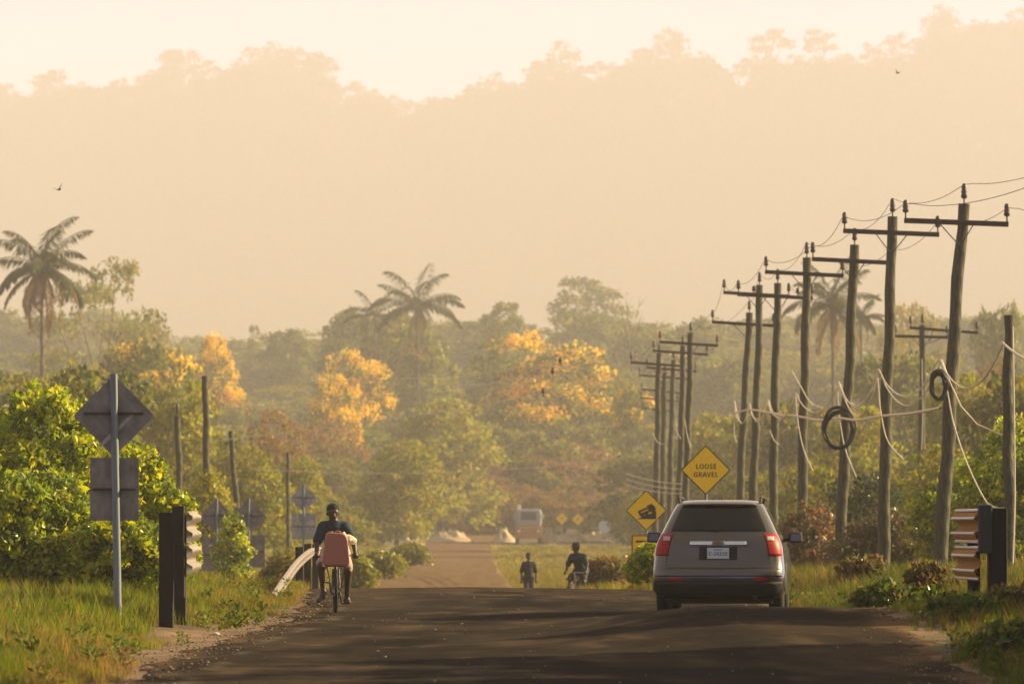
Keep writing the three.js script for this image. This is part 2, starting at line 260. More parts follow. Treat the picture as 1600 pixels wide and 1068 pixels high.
// filling rows of the wood
{
  const R = rng(404), kinds = ['roundA', 'roundB', 'roundC', 'roundA', 'layerA', 'fresh'];
  const tops = knots([[-100, 470], [60, 500], [150, 470], [260, 520], [330, 530], [480, 545], [520, 525], [600, 490], [700, 505], [850, 500], [960, 495], [1060, 505], [1150, 500], [1250, 485], [1400, 500], [1600, 495], [1700, 480]]);
  for (let px = -70; px <= 1680; px += 40) plant(kinds[Math.floor(R() * 5)], px + R() * 30, tops(px) - 8 + R() * 24, 160 + R() * 80, 560 + R() * 60, 'hazy forest tree merging into the far skyline wood', skyline);
  for (let px = -60; px <= 1680; px += 50) plant(kinds[Math.floor(R() * 6)], px + R() * 40, tops(px) + 48 + R() * 55, 165 + R() * 80, 450 + R() * 70, 'hazy leafy tree in the middle depth of the wood', midwood);
  for (let px = -60; px <= 1680; px += 60) { plant(['fresh', 'roundB', 'low', 'lowRust', 'roundC'][Math.floor(R() * 5)], px + R() * 40, 655 + R() * 50, 150 + R() * 70, px > 520 && px < 1010 ? 402 + R() * 30 : 350 + R() * 60, 'hazy lower tree in front of the wood', midwood); }
  for (let px = 500; px <= 1010; px += 42) plant(R() < .55 ? 'lowRust' : 'low', px + R() * 30, 735 + R() * 45, 100 + R() * 60, 500 + R() * 60, 'low hazy thicket where the road meets the wood', under);
  for (let px = 560; px <= 1020; px += 34) plant(R() < .7 ? 'lowRust' : 'low', px + R() * 20, 742 + R() * 50, 70 + R() * 40, 388 + R() * 14, 'low thicket closing the view at the end of the road, its reddish leaves standing in for brown haze', 'thickets at the end of the road');  // brown haze at the road end is put into the reddish leaf colours
  for (const [px, top, w, d, k, l] of [[20, 560, 260, 260, 'roundB', 'leafy tree at the left edge below the big palm'], [150, 585, 240, 240, 'roundC', 'leafy tree above the big diamond sign on the left'], [262, 600, 190, 260, 'fresh', 'light green tree just left of the tallest bare pole'], [330, 640, 170, 270, 'low', 'olive thicket tree behind the tallest bare pole'], [400, 700, 140, 260, 'fresh', 'light green tree right of the leaning bare pole'], [455, 715, 120, 280, 'fresh', 'light green tree around the thin far pole'], [520, 760, 110, 300, 'low', 'olive thicket right behind the cyclist'], [575, 770, 110, 330, 'fresh', 'light green small tree right of the cyclist']]) plant(k, px, top, w, d, l);
  for (const [px, top, w, d, k, l] of [[1130, 650, 170, 320, 'fresh', 'light green tree between the loose gravel sign and the seventh pole'], [1230, 610, 200, 300, 'roundB', 'leafy tree behind the fourth and fifth poles'], [1330, 640, 190, 270, 'fresh', 'light green tree behind the big cable coil'], [1400, 560, 200, 320, 'roundC', 'taller leafy tree between the second and third poles'], [1480, 590, 180, 260, 'fresh', 'light green tree behind the nearest cross-armed pole'], [1600, 560, 220, 240, 'roundB', 'leafy tree at the right edge above the near bushes'], [1290, 700, 170, 230, 'low', 'low olive thicket between the third and fourth poles'], [1400, 715, 160, 215, 'low', 'low olive thicket right of the second pole base'], [1190, 720, 150, 260, 'low', 'low olive thicket right above the car roof'], [1100, 730, 130, 300, 'low', 'low olive thicket behind the loose gravel sign'], [1010, 760, 100, 330, 'low', 'small olive thicket behind the truck warning sign'], [1480, 700, 190, 200, 'fresh', 'low light green tree behind the nearest pole base']]) plant(k, px, top, w, d, l);
}
// bare tree on the skyline
{
  const D = 960, R = rng(77), p = P(985, 448, D), y0 = landY(p.x, D), t = thing('bare_tree', 'leafless tree on the skyline right of the tallest airy tree', 'tree', [p.x, y0, -D]), H = p.y - y0, parts = [rod(V(0, -.3, 0), V(.3, H * .62, 0), .4, .22)];
  for (let k = 0; k < 9; k++) { const b = V(.2, H * (.5 + .02 * k), 0), a = k * 2.4, e = b.clone().add(V(Math.cos(a) * (1.4 + R()), H * (.16 + .14 * R()), Math.sin(a))); parts.push(rod(b, e, .07, .03, 5)); for (let m = 0; m < 4; m++) parts.push(rod(b.clone().lerp(e, .4 + .5 * R()), e.clone().add(V((R() - .3) * 1.8, (R() - .2) * 1.2, R() - .5)), .035, .018, 4)); }
  mesh('trunk', merge(parts), MAT.bark, t);
}

// ---------------------------------------------------------------- palms
function palm(px, top, crownPx, d, label, seed, skirt, nf = 17) {
  const R = rng(seed), S = crownPx / F * d / 2, c = P(px, top, d), y0 = landY(c.x, d), heart = V(0, c.y - S * .62 - y0, 0);
  const t = thing('palm_tree', label, 'palm', [c.x, y0, -d]);
  const tr = []; for (let k = 0; k < 14; k++) { const a = k / 14, b = (k + 1) / 14, off = (q) => V(Math.sin(q * 2.4) * .35, heart.y * q, 0); const A = off(a), B = off(b); A.x -= Math.sin(2.4) * .35; B.x -= Math.sin(2.4) * .35; tr.push(rod(A, B, .24 - .08 * a, .235 - .08 * b, 10)); }
  mesh('trunk', merge(tr), MAT.palmBark, t);
  const frond = (az, el, len, droop, base, w) => {
    const L = new Leaves(), dir = V(Math.cos(az), 0, Math.sin(az)), pts = []; let p = V(0, 0, 0), ang = el; const n = 26;
    for (let k = 0; k <= n; k++) { pts.push(p.clone()); p = p.clone().add(V(dir.x * Math.cos(ang), Math.sin(ang), dir.z * Math.cos(ang)).multiplyScalar(len / n)); ang -= droop / n * (.5 + k / n); }
    const side = V(-dir.z, 0, dir.x);
    for (let k = 2; k < n; k++) { const f = pts[k + 1 > n ? n : k + 1].clone().sub(pts[k]).normalize(), ll = w * len * Math.sin(Math.PI * clamp((k / n) * .86 + .1, 0, 1)) ** .7 * (.8 + .3 * R());
      for (const s of [-1, 1]) for (let rep = 0; rep < 2; rep++) { _d.copy(side).multiplyScalar(s * .85).addScaledVector(f, .65).add(V((R() - .5) * .5, -.45 - .8 * R(), (R() - .5) * .5)).normalize(); _n.crossVectors(f, side).addScaledVector(_d, -_n.dot(_d)).normalize(); const q = pts[k].clone().lerp(pts[k - 1], rep * .5).addScaledVector(_d, ll * .5); L.leaf(q, _d.clone(), V(0, 1, 0).addScaledVector(_d, -_d.y).normalize(), ll, .085 * (len / 3), tint(R, base, .5)); } }
    const g = L.geo(), rach = tube(pts.filter((_, k) => k % 3 === 0), .035, 10, 4), rc = new Float32Array(rach.attributes.position.count * 3); for (let k = 0; k < rc.length; k += 3) rc.set([base[0] * 1.2, base[1], base[2]], k); rach.setAttribute('color', new THREE.BufferAttribute(rc, 3)); rach.deleteAttribute('uv');
    return mergeGeometries([g, rach]);
  };
  for (let k = 0; k < nf; k++) { const u = (k + .5) / nf, el = lerp(1.42, -.20, u) + (R() - .5) * .35, f = mesh('frond', frond(k * 2.4 + R() * .5, el, S * (1.05 + .25 * R()), 0.75 + .8 * R() + .5 * u, R() < .25 ? [.13, .12, .03] : [.06, .085, .022], .24), MAT.treeLeaf, t); f.position.copy(heart); }
  for (let k = 0; k < skirt; k++) { const f = mesh('dead_frond', frond(k * 2.4 + R(), -.25 - 1.05 * R(), S * (.6 + .7 * R()), .9 + .9 * R(), R() < .4 ? [.22, .13, .05] : [.34, .19, .06], .20), MAT.treeLeaf, t); f.position.copy(heart).add(V(0, -.25, 0)); f.userData.label = 'brown dead frond hanging down'; }
  return t;
}
palm(64, 362, 176, 460, 'tall palm with brown hanging fronds above the left bushes', 501, 14, 19);
palm(652, 434, 145, 760, 'taller of the two middle palms on the wood skyline', 502, 3, 16);
palm(585, 462, 95, 790, 'shorter palm left of the tall middle palm', 503, 0, 12);
palm(1300, 428, 150, 520, 'tall hazy palm behind the utility poles', 504, 6, 17);
palm(1345, 470, 90, 610, 'smaller hazy palm right of the tall one behind the poles', 505, 2, 13);

// ---------------------------------------------------------------- forest on the hill
{
  const R = rng(900), pal = [[.045, .055, .022], [.055, .062, .026], [.04, .05, .02]];
  const kinds = [[9, 4.2, 4, 11, 2.3, 1], [7, 4.6, 6, 11, 1.9, .6], [8, 3.2, 5, 12, 1.8, 1], [6, 5.2, 7, 11, 2.0, .42], [10, 3.8, 3, 10.5, 2.2, .9]].map((a, k) => {
    const root = new THREE.Group(), lobes = lobeSet(R, ...a); root.name = 'ridge_tree'; mesh('crown', foliage(R, lobes, 70, 9, 1.0, 1.2, pal), MAT.treeLeaf, root); mesh('trunk', limbs(R, 9, lobes, .4), MAT.bark, root); root.userData = { category: 'tree' }; return root;
  });
  for (let px = -40; px < 1650; px += 14 + R() * 16) { const d = HILL + (R() - .5) * 24, x = (px - 800) / F * HILL, s = 1.4 + R() * R() * 2.3; dup(kinds[Math.floor(R() * 5)], V(x, hillY(x, d) - 1.2, -d), R() * 6, [s, s * (.9 + .3 * R()), s], 'pale hazy tree in the row along the far ridge', 'trees along the far ridge'); }
  for (const [px, s, k, l] of [[432, 1.2, 0, 'domed tree on the highest point of the left ridge'], [1205, 1.7, 3, 'wide-crowned tree standing alone in the notch of the right ridge'], [1050, 1.5, 1, 'large tree on the ridge left of the notch'], [265, 1.35, 2, 'tall tree on the left slope of the ridge'], [1285, 1.6, 3, 'flat-topped tree on the ridge right of the notch'], [840, 1.3, 1, 'tree with a gap under its crown on the middle ridge'], [1480, 1.4, 0, 'broad tree on the highest right part of the ridge']]) { const x = (px - 800) / F * HILL, q = s * 2.2; dup(kinds[k], V(x, hillY(x, HILL) - 1, -HILL), px, [q, q, q], l); }
  const g = foliage(R, [[0, 0, 0, 4.5, 3.4, 4.5]], 46, 7, 1.3, 1.5, pal), n = 3600, im = new THREE.InstancedMesh(g, MAT.treeLeaf, n), m = new THREE.Matrix4(), q = new THREE.Quaternion();
  for (let k = 0; k < n; k++) { const x = (R() - .5) * 1290, d = 4120 + R() * 375, s = 1.75 + R() * 1.8; m.compose(V(x, hillY(x, d) + 4, -d), q.setFromAxisAngle(V(0, 1, 0), R() * 6), V(s, s * (.8 + .5 * R()), s)); im.setMatrixAt(k, m); }
  im.name = 'hill_forest'; stuff(tag(im, 'hazy forest covering the whole far hillside as one mass', 'forest')); scene.add(im);
}

// ---------------------------------------------------------------- near bushes
function bush(name, label, px, top, w, d, seed, o = {}) {
  const R = rng(seed), p = P(px, top, d), y0 = landY(p.x, d), W = w / F * d / 2, H = p.y - y0, t = thing(name, label, 'bush', [p.x, y0, -d]);
  const lobes = []; const n = o.lobes ?? 16; for (let k = 0; k < n; k++) { const a = k * 2.4 + R(), r = W * Math.sqrt((k + .4) / n) * .85, s = W * (.30 + .16 * R()) * (o.size ?? 1), room = H * Math.sqrt(Math.max(.06, 1 - (r / W) ** 2 * .8)); lobes.push([Math.cos(a) * r, Math.max(s * .5, room * (.35 + .5 * R()) - s * .1), Math.sin(a) * r * .8, s, s * .85, s]); }
  if (!o.loose) lobes.push([0, H * .5, 0, W * .7, H * .5, W * .6]);
  mesh('foliage', foliage(R, lobes, o.clumps ?? 900, o.per ?? 16, o.len ?? .125, o.spread ?? .17, o.palette ?? [[.27, .34, .003], [.42, .46, .004], [.12, .17, .003], [.56, .55, .008]], .55), MAT.bushLeaf, t);
  const st = []; for (let k = 0; k < 14; k++) { const l = lobes[k % lobes.length]; st.push(rod(V((R() - .5) * W * .4, -.15, (R() - .5) * W * .4), V(l[0], l[1], l[2]), .035, .012, 5)); } mesh('stem', merge(st), MAT.bark, t);
  return t;
}
bush('leafy_bush', 'tallest bright green bush at the left edge behind the big sign', 70, 604, 300, 92, 601, { clumps: 1500 });
bush('leafy_bush', 'dense low green bush in the left corner in front of the tallest bush', 60, 738, 260, 80, 602, { clumps: 1500 });
bush('leafy_bush', 'green bush directly behind the big sign and the black guardrail post', 205, 690, 190, 86, 603, { clumps: 1200 });
bush('leafy_bush', 'low green bush left of the black guardrail post', 190, 800, 170, 79, 604, { clumps: 900 });
bush('leafy_bush', 'bushy green shrub on the verge right behind the black guardrail post', 268, 778, 76, 100, 605, { clumps: 450 });
bush('leafy_bush', 'rounded yellow-green shrub behind the pair of small road signs', 322, 736, 125, 190, 606, { clumps: 800, len: .14, spread: .25, palette: [[.36, .33, .008], [.28, .29, .006], [.46, .40, .012]] });
bush('leafy_bush', 'green shrub between the two small road signs', 362, 800, 60, 160, 607, { clumps: 300, len: .13, spread: .2 });
bush('leafy_bush', 'leafy green bush at the right edge behind the guardrail', 1590, 650, 210, 128, 608, { clumps: 1300, len: .13, spread: .22 });
bush('leafy_bush', 'lower green bush right of the pole with the cable coil', 1510, 720, 190, 135, 609, { clumps: 1000, len: .13, spread: .22 });
bush('leafy_bush', 'dark green bush between the third and fourth poles from the right', 1345, 735, 210, 165, 610, { clumps: 900, len: .16, spread: .3, palette: [[.05, .07, .015], [.07, .09, .015], [.09, .10, .02]] });
bush('leafy_bush', 'green vine-covered shrub under the truck warning sign', 1015, 852, 60, 105, 611, { clumps: 420, len: .11 });
bush('dry_bush', 'orange-brown dry bush right of the car', 1268, 785, 130, 150, 612, { clumps: 700, len: .14, spread: .25, palette: [[.26, .13, .05], [.20, .12, .04], [.14, .11, .03], [.30, .17, .06]] });
bush('dry_bush', 'brown dry thicket between the poles right of the car', 1400, 800, 210, 140, 613, { clumps: 900, len: .14, spread: .25, palette: [[.16, .10, .04], [.12, .10, .03], [.20, .12, .05], [.10, .10, .02]] });
bush('dry_bush', 'reddish dry growth beside the distant guardrail on the right', 955, 868, 110, 150, 614, { clumps: 500, len: .13, spread: .2, palette: [[.26, .17, .05], [.22, .19, .03], [.30, .16, .06]] });
for (const [px, top, w, d, seed, l] of [[556, 872, 60, 205, 615, 'low yellow-green growth close behind the cyclist'], [596, 862, 72, 262, 617, 'low yellow-green growth right of the cyclist on the left bank'], [640, 852, 66, 340, 618, 'low yellow-green growth on the left bank near the gravel heaps']]) bush('leafy_bush', l, px, top, w, d, seed, { clumps: 260, len: .22, spread: .4, size: .8, palette: [[.26, .25, .012], [.30, .27, .014], [.20, .21, .012]] });
bush('leafy_bush', 'yellow-green growth left of the cyclist on the far verge', 455, 862, 90, 170, 616, { clumps: 500, len: .16, spread: .3, palette: [[.26, .22, .015], [.22, .20, .012], [.30, .22, .03]] });

// ---------------------------------------------------------------- grass
function tuft(R, n, h, w, spread) {
  const p = [], c = [], idx = [];
  for (let k = 0; k < n; k++) {
    const a = R() * 6.28, r = spread * Math.sqrt(R()), bx = Math.cos(a) * r, bz = Math.sin(a) * r, la = R() * 6.28, lean = .15 + .55 * R(), H = h * (.5 + .6 * R()), sx = Math.cos(la + 1.57) * w, sz = Math.sin(la + 1.57) * w, o = p.length / 3, m = .7 + .6 * R();
    for (let s = 0; s < 3; s++) { const t = s / 3, y = H * t * (1 - .18 * lean * t), off = lean * H * t * t, k2 = 1 - t * .7; p.push(bx + Math.cos(la) * off - sx * k2, y, bz + Math.sin(la) * off - sz * k2, bx + Math.cos(la) * off + sx * k2, y, bz + Math.sin(la) * off + sz * k2); c.push(m, m, m, m, m, m); }
    p.push(bx + Math.cos(la) * lean * H, H * (1 - .18 * lean), bz + Math.sin(la) * lean * H); c.push(m * 1.15, m * 1.1, m);
    idx.push(o, o + 1, o + 2, o + 1, o + 3, o + 2, o + 2, o + 3, o + 4, o + 3, o + 5, o + 4, o + 4, o + 5, o + 6);
  }
  const g = new THREE.BufferGeometry(); g.setAttribute('position', new THREE.Float32BufferAttribute(p, 3)); g.setAttribute('color', new THREE.Float32BufferAttribute(c, 3)); g.setIndex(idx); g.computeVertexNormals(); return g;
}
function grass(name, label, seed, n, geoArgs, place) {
  const R = rng(seed), im = new THREE.InstancedMesh(tuft(R, ...geoArgs), MAT.grass, n), m = new THREE.Matrix4(), q = new THREE.Quaternion(), cc = new THREE.Color();
  for (let k = 0; k < n; k++) { let a; do a = place(R); while (!a); const [x, d, s, rgb] = a; m.compose(V(x, landY(x, d) - .02, -d), q.setFromAxisAngle(V(0, 1, 0), R() * 6.28), V(s * (.9 + .3 * R()), s * (.7 + .6 * R()), s)); im.setMatrixAt(k, m); cc.setRGB(...tint(R, rgb, .5)); im.setColorAt(k, cc); }
  im.name = name; im.castShadow = im.receiveShadow = true; stuff(tag(im, label, 'grass')); scene.add(im); return im;
}
const LUSH = [[.13, .19, .004], [.19, .24, .005], [.29, .30, .008]], DRY = [[.28, .17, .035], [.36, .22, .06], [.20, .15, .02]];
const patchy = (x, d) => fbm(x * .55 + 200, d * .3, 3);
const pickc = (R, l) => l[Math.floor(R() * l.length)];
const edge = (x, d) => Math.abs(x - roadX(d)) - roadW(d);
grass('verge_grass', 'lush green grass on the left verge below the big sign', 71, 11000, [16, .35, .008, .16], (R) => {
  const d = 42 + R() * 62, x = roadX(d) - roadW(d) - .05 - R() * 7, e = edge(x, d), n = fbm(x * .9, d * .45, 4); if (x < -d / 10 - 1.5 || e < .25 + .9 * Math.exp(-(((d - 66) / 9) ** 2)) + (n - .5) * 1.8) return null;
  return [x, d, clamp(.35 + e * .32 + (n - .5) * .6, .3, 1.25), R() < clamp(.80 - e * .35, .10, 1) + (patchy(x, d) - .5) * 1.2 ? pickc(R, DRY) : pickc(R, LUSH).map((q) => q * lerp(.55, 1.15, patchy(x + 9, d)))];
});
grass('roadside_grass', 'shaded green grass on the right verge by the striped guardrail', 72, 8000, [16, .40, .008, .16], (R) => {
  const d = 42 + R() * 64, x = roadX(d) + roadW(d) + .05 + R() * 7, e = edge(x, d), n = fbm(x * .9, d * .45, 4); if (x > d / 10 + 1.5 || e < .2 + (n - .5) * 1.8) return null;
  return [x, d, clamp(.35 + e * .34 + (n - .5) * .6, .3, 1.3), R() < .25 + (patchy(x, d) - .5) * 1.6 ? pickc(R, [[.20, .12, .03], [.26, .17, .04], [.14, .10, .02]]) : pickc(R, [[.09, .13, .004], [.12, .145, .006], [.17, .17, .008], [.06, .09, .004]]).map((q) => q * lerp(.5, 1.1, patchy(x + 9, d)))];
});
grass('bank_grass', 'yellow-green grass covering the banks beside the far road', 73, 9000, [14, .6, .018, .35], (R) => {
  const d = 100 + 190 * R() ** 1.3, side = R() < .5 ? -1 : 1, e = .2 + R() * R() * 14, x = roadX(d) + side * (roadW(d) + e); if (Math.abs(x) > d / 10 + 3) return null;
  return [x, d, clamp(.4 + e * .10, .4, 1.3), R() < .4 ? pickc(R, [[.36, .25, .03], [.30, .22, .02], [.40, .24, .05]]) : pickc(R, [[.22, .21, .010], [.28, .24, .012], [.17, .18, .010]])];
});
grass('field_grass', 'hazy yellow grass on the flats by the far end of the road', 74, 4000, [12, .38, .04, .6], (R) => {
  const d = 280 + 240 * R(), side = R() < .5 ? -1 : 1, e = .3 + R() * 16, x = roadX(d) + side * (roadW(d) + e); if (Math.abs(x) > d / 10 + 4) return null;
  return [x, d, .6 + .6 * R(), pickc(R, [[.28, .23, .03], [.34, .25, .05], [.22, .21, .03]])];
});

// broad-leaved weeds among the grass
{
  const R = rng(75), L = new Leaves(); for (let k = 0; k < 26; k++) { unit(R, _d); _d.y = Math.abs(_d.y) + .15; _d.normalize(); const c = V(_d.x * .16 * R(), .05 + .26 * R(), _d.z * .16 * R()); unit(R, _n); _n.y += 1; _n.addScaledVector(_d, -_n.dot(_d)).normalize(); L.leaf(c, _d, _n, .07 + .06 * R(), .045, [.7 + .6 * R(), .7 + .6 * R(), .8]); }
  const n = 650, im = new THREE.InstancedMesh(L.geo(), MAT.grass, n), m = new THREE.Matrix4(), q = new THREE.Quaternion(), c = new THREE.Color();
  for (let k = 0; k < n; k++) { let x, d, e; do { d = 44 + R() * 58; x = roadX(d) + (R() < .5 ? -1 : 1) * (roadW(d) + .3 + R() * 5.5); e = patchy(x * 1.7 + 50, d * 1.4); } while (Math.abs(x) > d / 10 + 1 || e < .5); const s = .4 + R() * .6; m.compose(V(x, landY(x, d) - .02, -d), q.setFromAxisAngle(V(0, 1, 0), R() * 6.28), V(s, s * (.7 + .6 * R()), s)); im.setMatrixAt(k, m); c.setRGB(...tint(R, pickc(R, [[.12, .16, .006], [.08, .12, .006], [.20, .21, .01], [.17, .11, .03]]), .5)); im.setColorAt(k, c); }
  im.name = 'verge_weeds'; im.castShadow = im.receiveShadow = true; stuff(tag(im, 'broad-leaved weeds scattered through the grass on both verges', 'weeds')); scene.add(im);
}
// trees on the right bank just outside the picture, whose long shade lies over the near road and verge
for (const [x, d, w, h, seed, l] of [[10.6, 37, 3.0, 7.4, 651, 'leafy tree on the right bank closest to the camera'], [10.2, 43, 3.1, 6.8, 652, 'second leafy tree on the right bank outside the picture'], [11.0, 49.5, 3.1, 7.2, 653, 'third leafy tree on the right bank outside the picture'], [11.2, 56.5, 3.0, 5.6, 654, 'lower leafy tree on the right bank at the picture edge'], [15.5, 42, 3.2, 8.6, 657, 'tall leafy tree in the second row on the right bank, closest to the camera'], [15.2, 48.5, 3.2, 8.2, 658, 'tall leafy tree in the second row on the right bank, middle one'], [16, 55, 3.2, 8.4, 659, 'tall leafy tree in the second row on the right bank, farthest'], [10.4, 63.5, 2.2, 4.1, 655, 'small leafy tree on the right bank level with the striped guardrail'], [10.7, 69.3, 1.9, 3.8, 656, 'small leafy tree on the right bank beyond the striped guardrail']]) bush('bank_tree', l, 800 + x / d * F, 784 - (h - EYE) / d * F, w * 2 / d * F, d, seed, { clumps: 1000, len: .20, spread: .30 }).userData.category = 'tree';

// rank weeds along the right verge
for (const [px, top, w, d, seed, kind, l] of [[1372, 912, 80, 76, 671, 0, 'low dark weeds where the right verge meets the gravel edge'], [1425, 918, 90, 70, 672, 0, 'dark green weeds left of the striped guardrail'], [1455, 880, 70, 80, 673, 1, 'brown dry weeds behind the striped guardrail'], [1505, 945, 100, 62, 674, 0, 'dark weeds in front of the striped guardrail'], [1585, 930, 90, 63, 675, 1, 'brown weeds at the foot of the right guardrail post'], [1350, 868, 90, 92, 676, 1, 'dry weeds at the foot of the second and third poles'], [1575, 985, 110, 55, 677, 0, 'dark weeds in the lower right corner']]) bush('weed_clump', l, px, top, w, d, seed, { clumps: 190, per: 9, len: .13, spread: .20, loose: true, lobes: 9, size: .75, palette: kind ? [[.20, .11, .03], [.15, .11, .02], [.11, .12, .01]] : [[.07, .11, .004], [.10, .14, .005], [.05, .08, .004], [.16, .17, .008]] }).userData.category = 'weeds';

// loose stones and crumbs of asphalt along the road edges
{
  const R = rng(76), g = new THREE.IcosahedronGeometry(1, 1), p = g.attributes.position; for (let k = 0; k < p.count; k++) { const m = .75 + .5 * fbm(p.getX(k) * 2 + 5, p.getY(k) * 2 + p.getZ(k), 2); p.setXYZ(k, p.getX(k) * m * 1.2, p.getY(k) * m * .7, p.getZ(k) * m); } g.computeVertexNormals();
  const n = 3600, im = new THREE.InstancedMesh(g, std(col(1, 1, 1), .95), n), m = new THREE.Matrix4(), q = new THREE.Quaternion(), c = new THREE.Color();
  for (let k = 0; k < n; k++) { const d = 43 + R() * 52, side = R() < .55 ? -1 : 1, e = R() < .93 ? (R() + R() - 1) * .8 + .15 : -R() * 4, x = roadX(d) + side * (roadW(d) + e), s = .005 + .014 * R() ** 3; m.compose(V(x, Math.max(landY(x, d), e < 0 ? roadY(x, d) + .014 : -9) + s * .3, -d), q.setFromAxisAngle(V(0, 1, 0), R() * 6), V(s, s, s)); im.setMatrixAt(k, m); c.setRGB(...tint(R, pickc(R, [[.22, .15, .09], [.15, .105, .07], [.05, .042, .036], [.30, .22, .14]]), .4)); im.setColorAt(k, c); }
  im.name = 'loose_stones'; im.castShadow = im.receiveShadow = true; stuff(tag(im, 'loose stones and crumbled asphalt scattered along the road edges', 'stones')); scene.add(im);
}

// ---------------------------------------------------------------- utility poles and their lines
const tops = [], leftEnds = [], rightEnds = [];
function pole(label, tx, ty, bx, d, o = {}) {
  const R = rng(tx * 13 + d), top = P(tx, ty, d), base = P(bx, 784, d), y0 = landY(base.x, d) - .4, t = thing('utility_pole', label, 'pole', [base.x, y0, -d], 0, o.group);
  const H = top.y - y0, lean = (top.x - base.x) * H / Math.max(.5, top.y - EYE), r = o.r ?? .155, n = 16, parts = [], at = (q) => V(lean * q + .014 * Math.sin(q * 9 + tx) + .02 * Math.sin(q * 23 + d), H * q, .03 * Math.sin(q * 7 + d));
  lean; for (let k = 0; k < n; k++) { const a = k / n, b = (k + 1) / n; parts.push(rod(at(a), at(b), r * (1.18 - .32 * a) * (1 + .05 * Math.sin(k * 2.1 + tx)), r * (1.18 - .32 * b) * (1 + .05 * Math.sin((k + 1) * 2.1 + tx)), 12)); }
  mesh('shaft', merge(parts), MAT.pole, t);
  const local = (p) => p.clone().sub(t.position);
  const pin = (p, h = .42, name = 'insulator') => { const g = merge([rod(V(0, 0, 0), V(0, h * .5, 0), .022, .022, 6), new THREE.LatheGeometry([[.001, .30], [.06, .33], [.078, .45], [.058, .54], [.074, .64], [.055, .74], [.066, .84], [.04, 1], [.001, 1.03]].map(([x, y]) => new THREE.Vector2(x, y * h)), 10)]); const m = mesh(name, g, MAT.insulator, t); m.position.copy(p); };
  for (const [ay, x0, x1, tilt] of o.arms ?? []) {
    const a = local(P(x0, ay - (tilt ?? 3), d)), b = local(P(x1, ay + (tilt ?? 3), d)); a.z = b.z = r + .06;
    const dir = b.clone().sub(a), g = box(dir.length(), .12, .10, 0, 0, 0, .012); const m = mesh('crossarm', g, MAT.arm, t); m.position.copy(a.clone().add(b).multiplyScalar(.5)); m.rotation.z = Math.atan2(dir.y, dir.x);
    pin(a.clone().lerp(b, .015).add(V(0, .05, 0))); pin(a.clone().lerp(b, .985).add(V(0, .05, 0)));
    if (o.four) { pin(a.clone().lerp(b, .22).add(V(0, .05, 0)), .26); pin(a.clone().lerp(b, .80).add(V(0, .05, 0)), .26); }
    const mid = a.clone().lerp(b, .5); for (const q of [.34, .66]) { const e = a.clone().lerp(b, q); mesh('brace', rod(e.add(V(0, -.05, .05)), V(lerp(mid.x, at(.9).x, .7), mid.y - .55, r), .014, .014, 5), MAT.arm, t); }
    if (!o.side) { leftEnds.push(a.clone().add(V(0, .38, 0)).add(t.position)); rightEnds.push(b.clone().add(V(0, .38, 0)).add(t.position)); }
  }
  if (!o.noPin) { pin(at(1).add(V(0, -.04, 0)), .5); if (!o.side) tops.push(at(1).add(V(0, .44, 0)).add(t.position)); }
  for (const pts of o.drops ?? []) { const c = pts.map(([x, y, dd]) => local(P(x, y, dd ?? d - .35))); mesh('drop_cable', tube(c, .017, 24, 5), MAT.cable, t).userData.label = 'pale slack cable hanging from the pole'; }
  return t;
}
const far = 'distant poles bunched together above the car';
pole('nearest cross-armed utility pole, with a small cable coil', 1494, 318, 1463, 118, { r: .15, arms: [[348, 1412, 1575]], drops: [[[1468, 572], [1478, 600], [1490, 660], [1510, 720], [1532, 768], [1543, 786]], [[1472, 562], [1486, 600], [1516, 655], [1550, 672], [1578, 668, 106]]] });
pole('second cross-armed utility pole from the right', 1389, 338, 1377, 130, { r: .145, arms: [[364, 1317, 1467]], drops: [[[1372, 590], [1376, 640], [1388, 690], [1412, 718]]] });
pole('third cross-armed utility pole from the right, with the big cable coil', 1327, 382, 1308, 143, { r: .15, arms: [[408, 1268, 1392]], drops: [[[1309, 612], [1313, 660], [1322, 705], [1338, 745]], [[1310, 598], [1322, 625], [1342, 634]]] });
pole('fourth cross-armed utility pole from the right', 1257, 402, 1250, 156, { r: .145, arms: [[428, 1195, 1318]], drops: [[[1243, 618], [1247, 660], [1257, 705], [1270, 735]], [[1238, 580], [1252, 605], [1268, 630], [1286, 638]]] });
pole('fifth cross-armed utility pole from the right', 1211, 442, 1203, 170, { r: .14, four: true, arms: [[463, 1152, 1270]], drops: [[[1200, 628], [1206, 645], [1220, 656]], [[1203, 672], [1210, 688], [1218, 695]]] });
pole('sixth cross-armed utility pole from the right', 1182, 445, 1172, 184, { r: .14, arms: [[460, 1130, 1234]], drops: [[[1171, 632], [1176, 650], [1186, 656]]] });
pole('seventh cross-armed utility pole from the right, above the car roof', 1162, 488, 1147, 200, { r: .15, arms: [[506, 1112, 1210]], drops: [[[1148, 630], [1151, 652], [1158, 660]], [[1147, 660], [1148, 680], [1151, 692]]] });
pole('tallest pole of the distant cluster, just left of the loose gravel sign', 1075, 520, 1067, 228, { r: .15, arms: [[537, 1030, 1122]], drops: [[[1070, 655], [1074, 680], [1080, 700]]] });
pole('distant pole close behind the tallest one of the cluster', 1064, 540, 1057, 246, { r: .15, arms: [[551, 1020, 1106]], drops: [[[1056, 655], [1058, 675], [1064, 685]]] });
pole('leftmost thick pole of the distant cluster', 1027, 551, 1022, 262, { r: .16, arms: [[569, 985, 1070]], drops: [[[1020, 676], [1027, 690], [1036, 694]]] });
pole('distant pole in the middle of the cluster', 1049, 562, 1044, 280, { r: .15, arms: [[577, 1010, 1088]] });
pole('slim distant pole second from the left in the cluster', 1037, 582, 1034, 310, { r: .15, arms: [[589, 998, 1076]] });
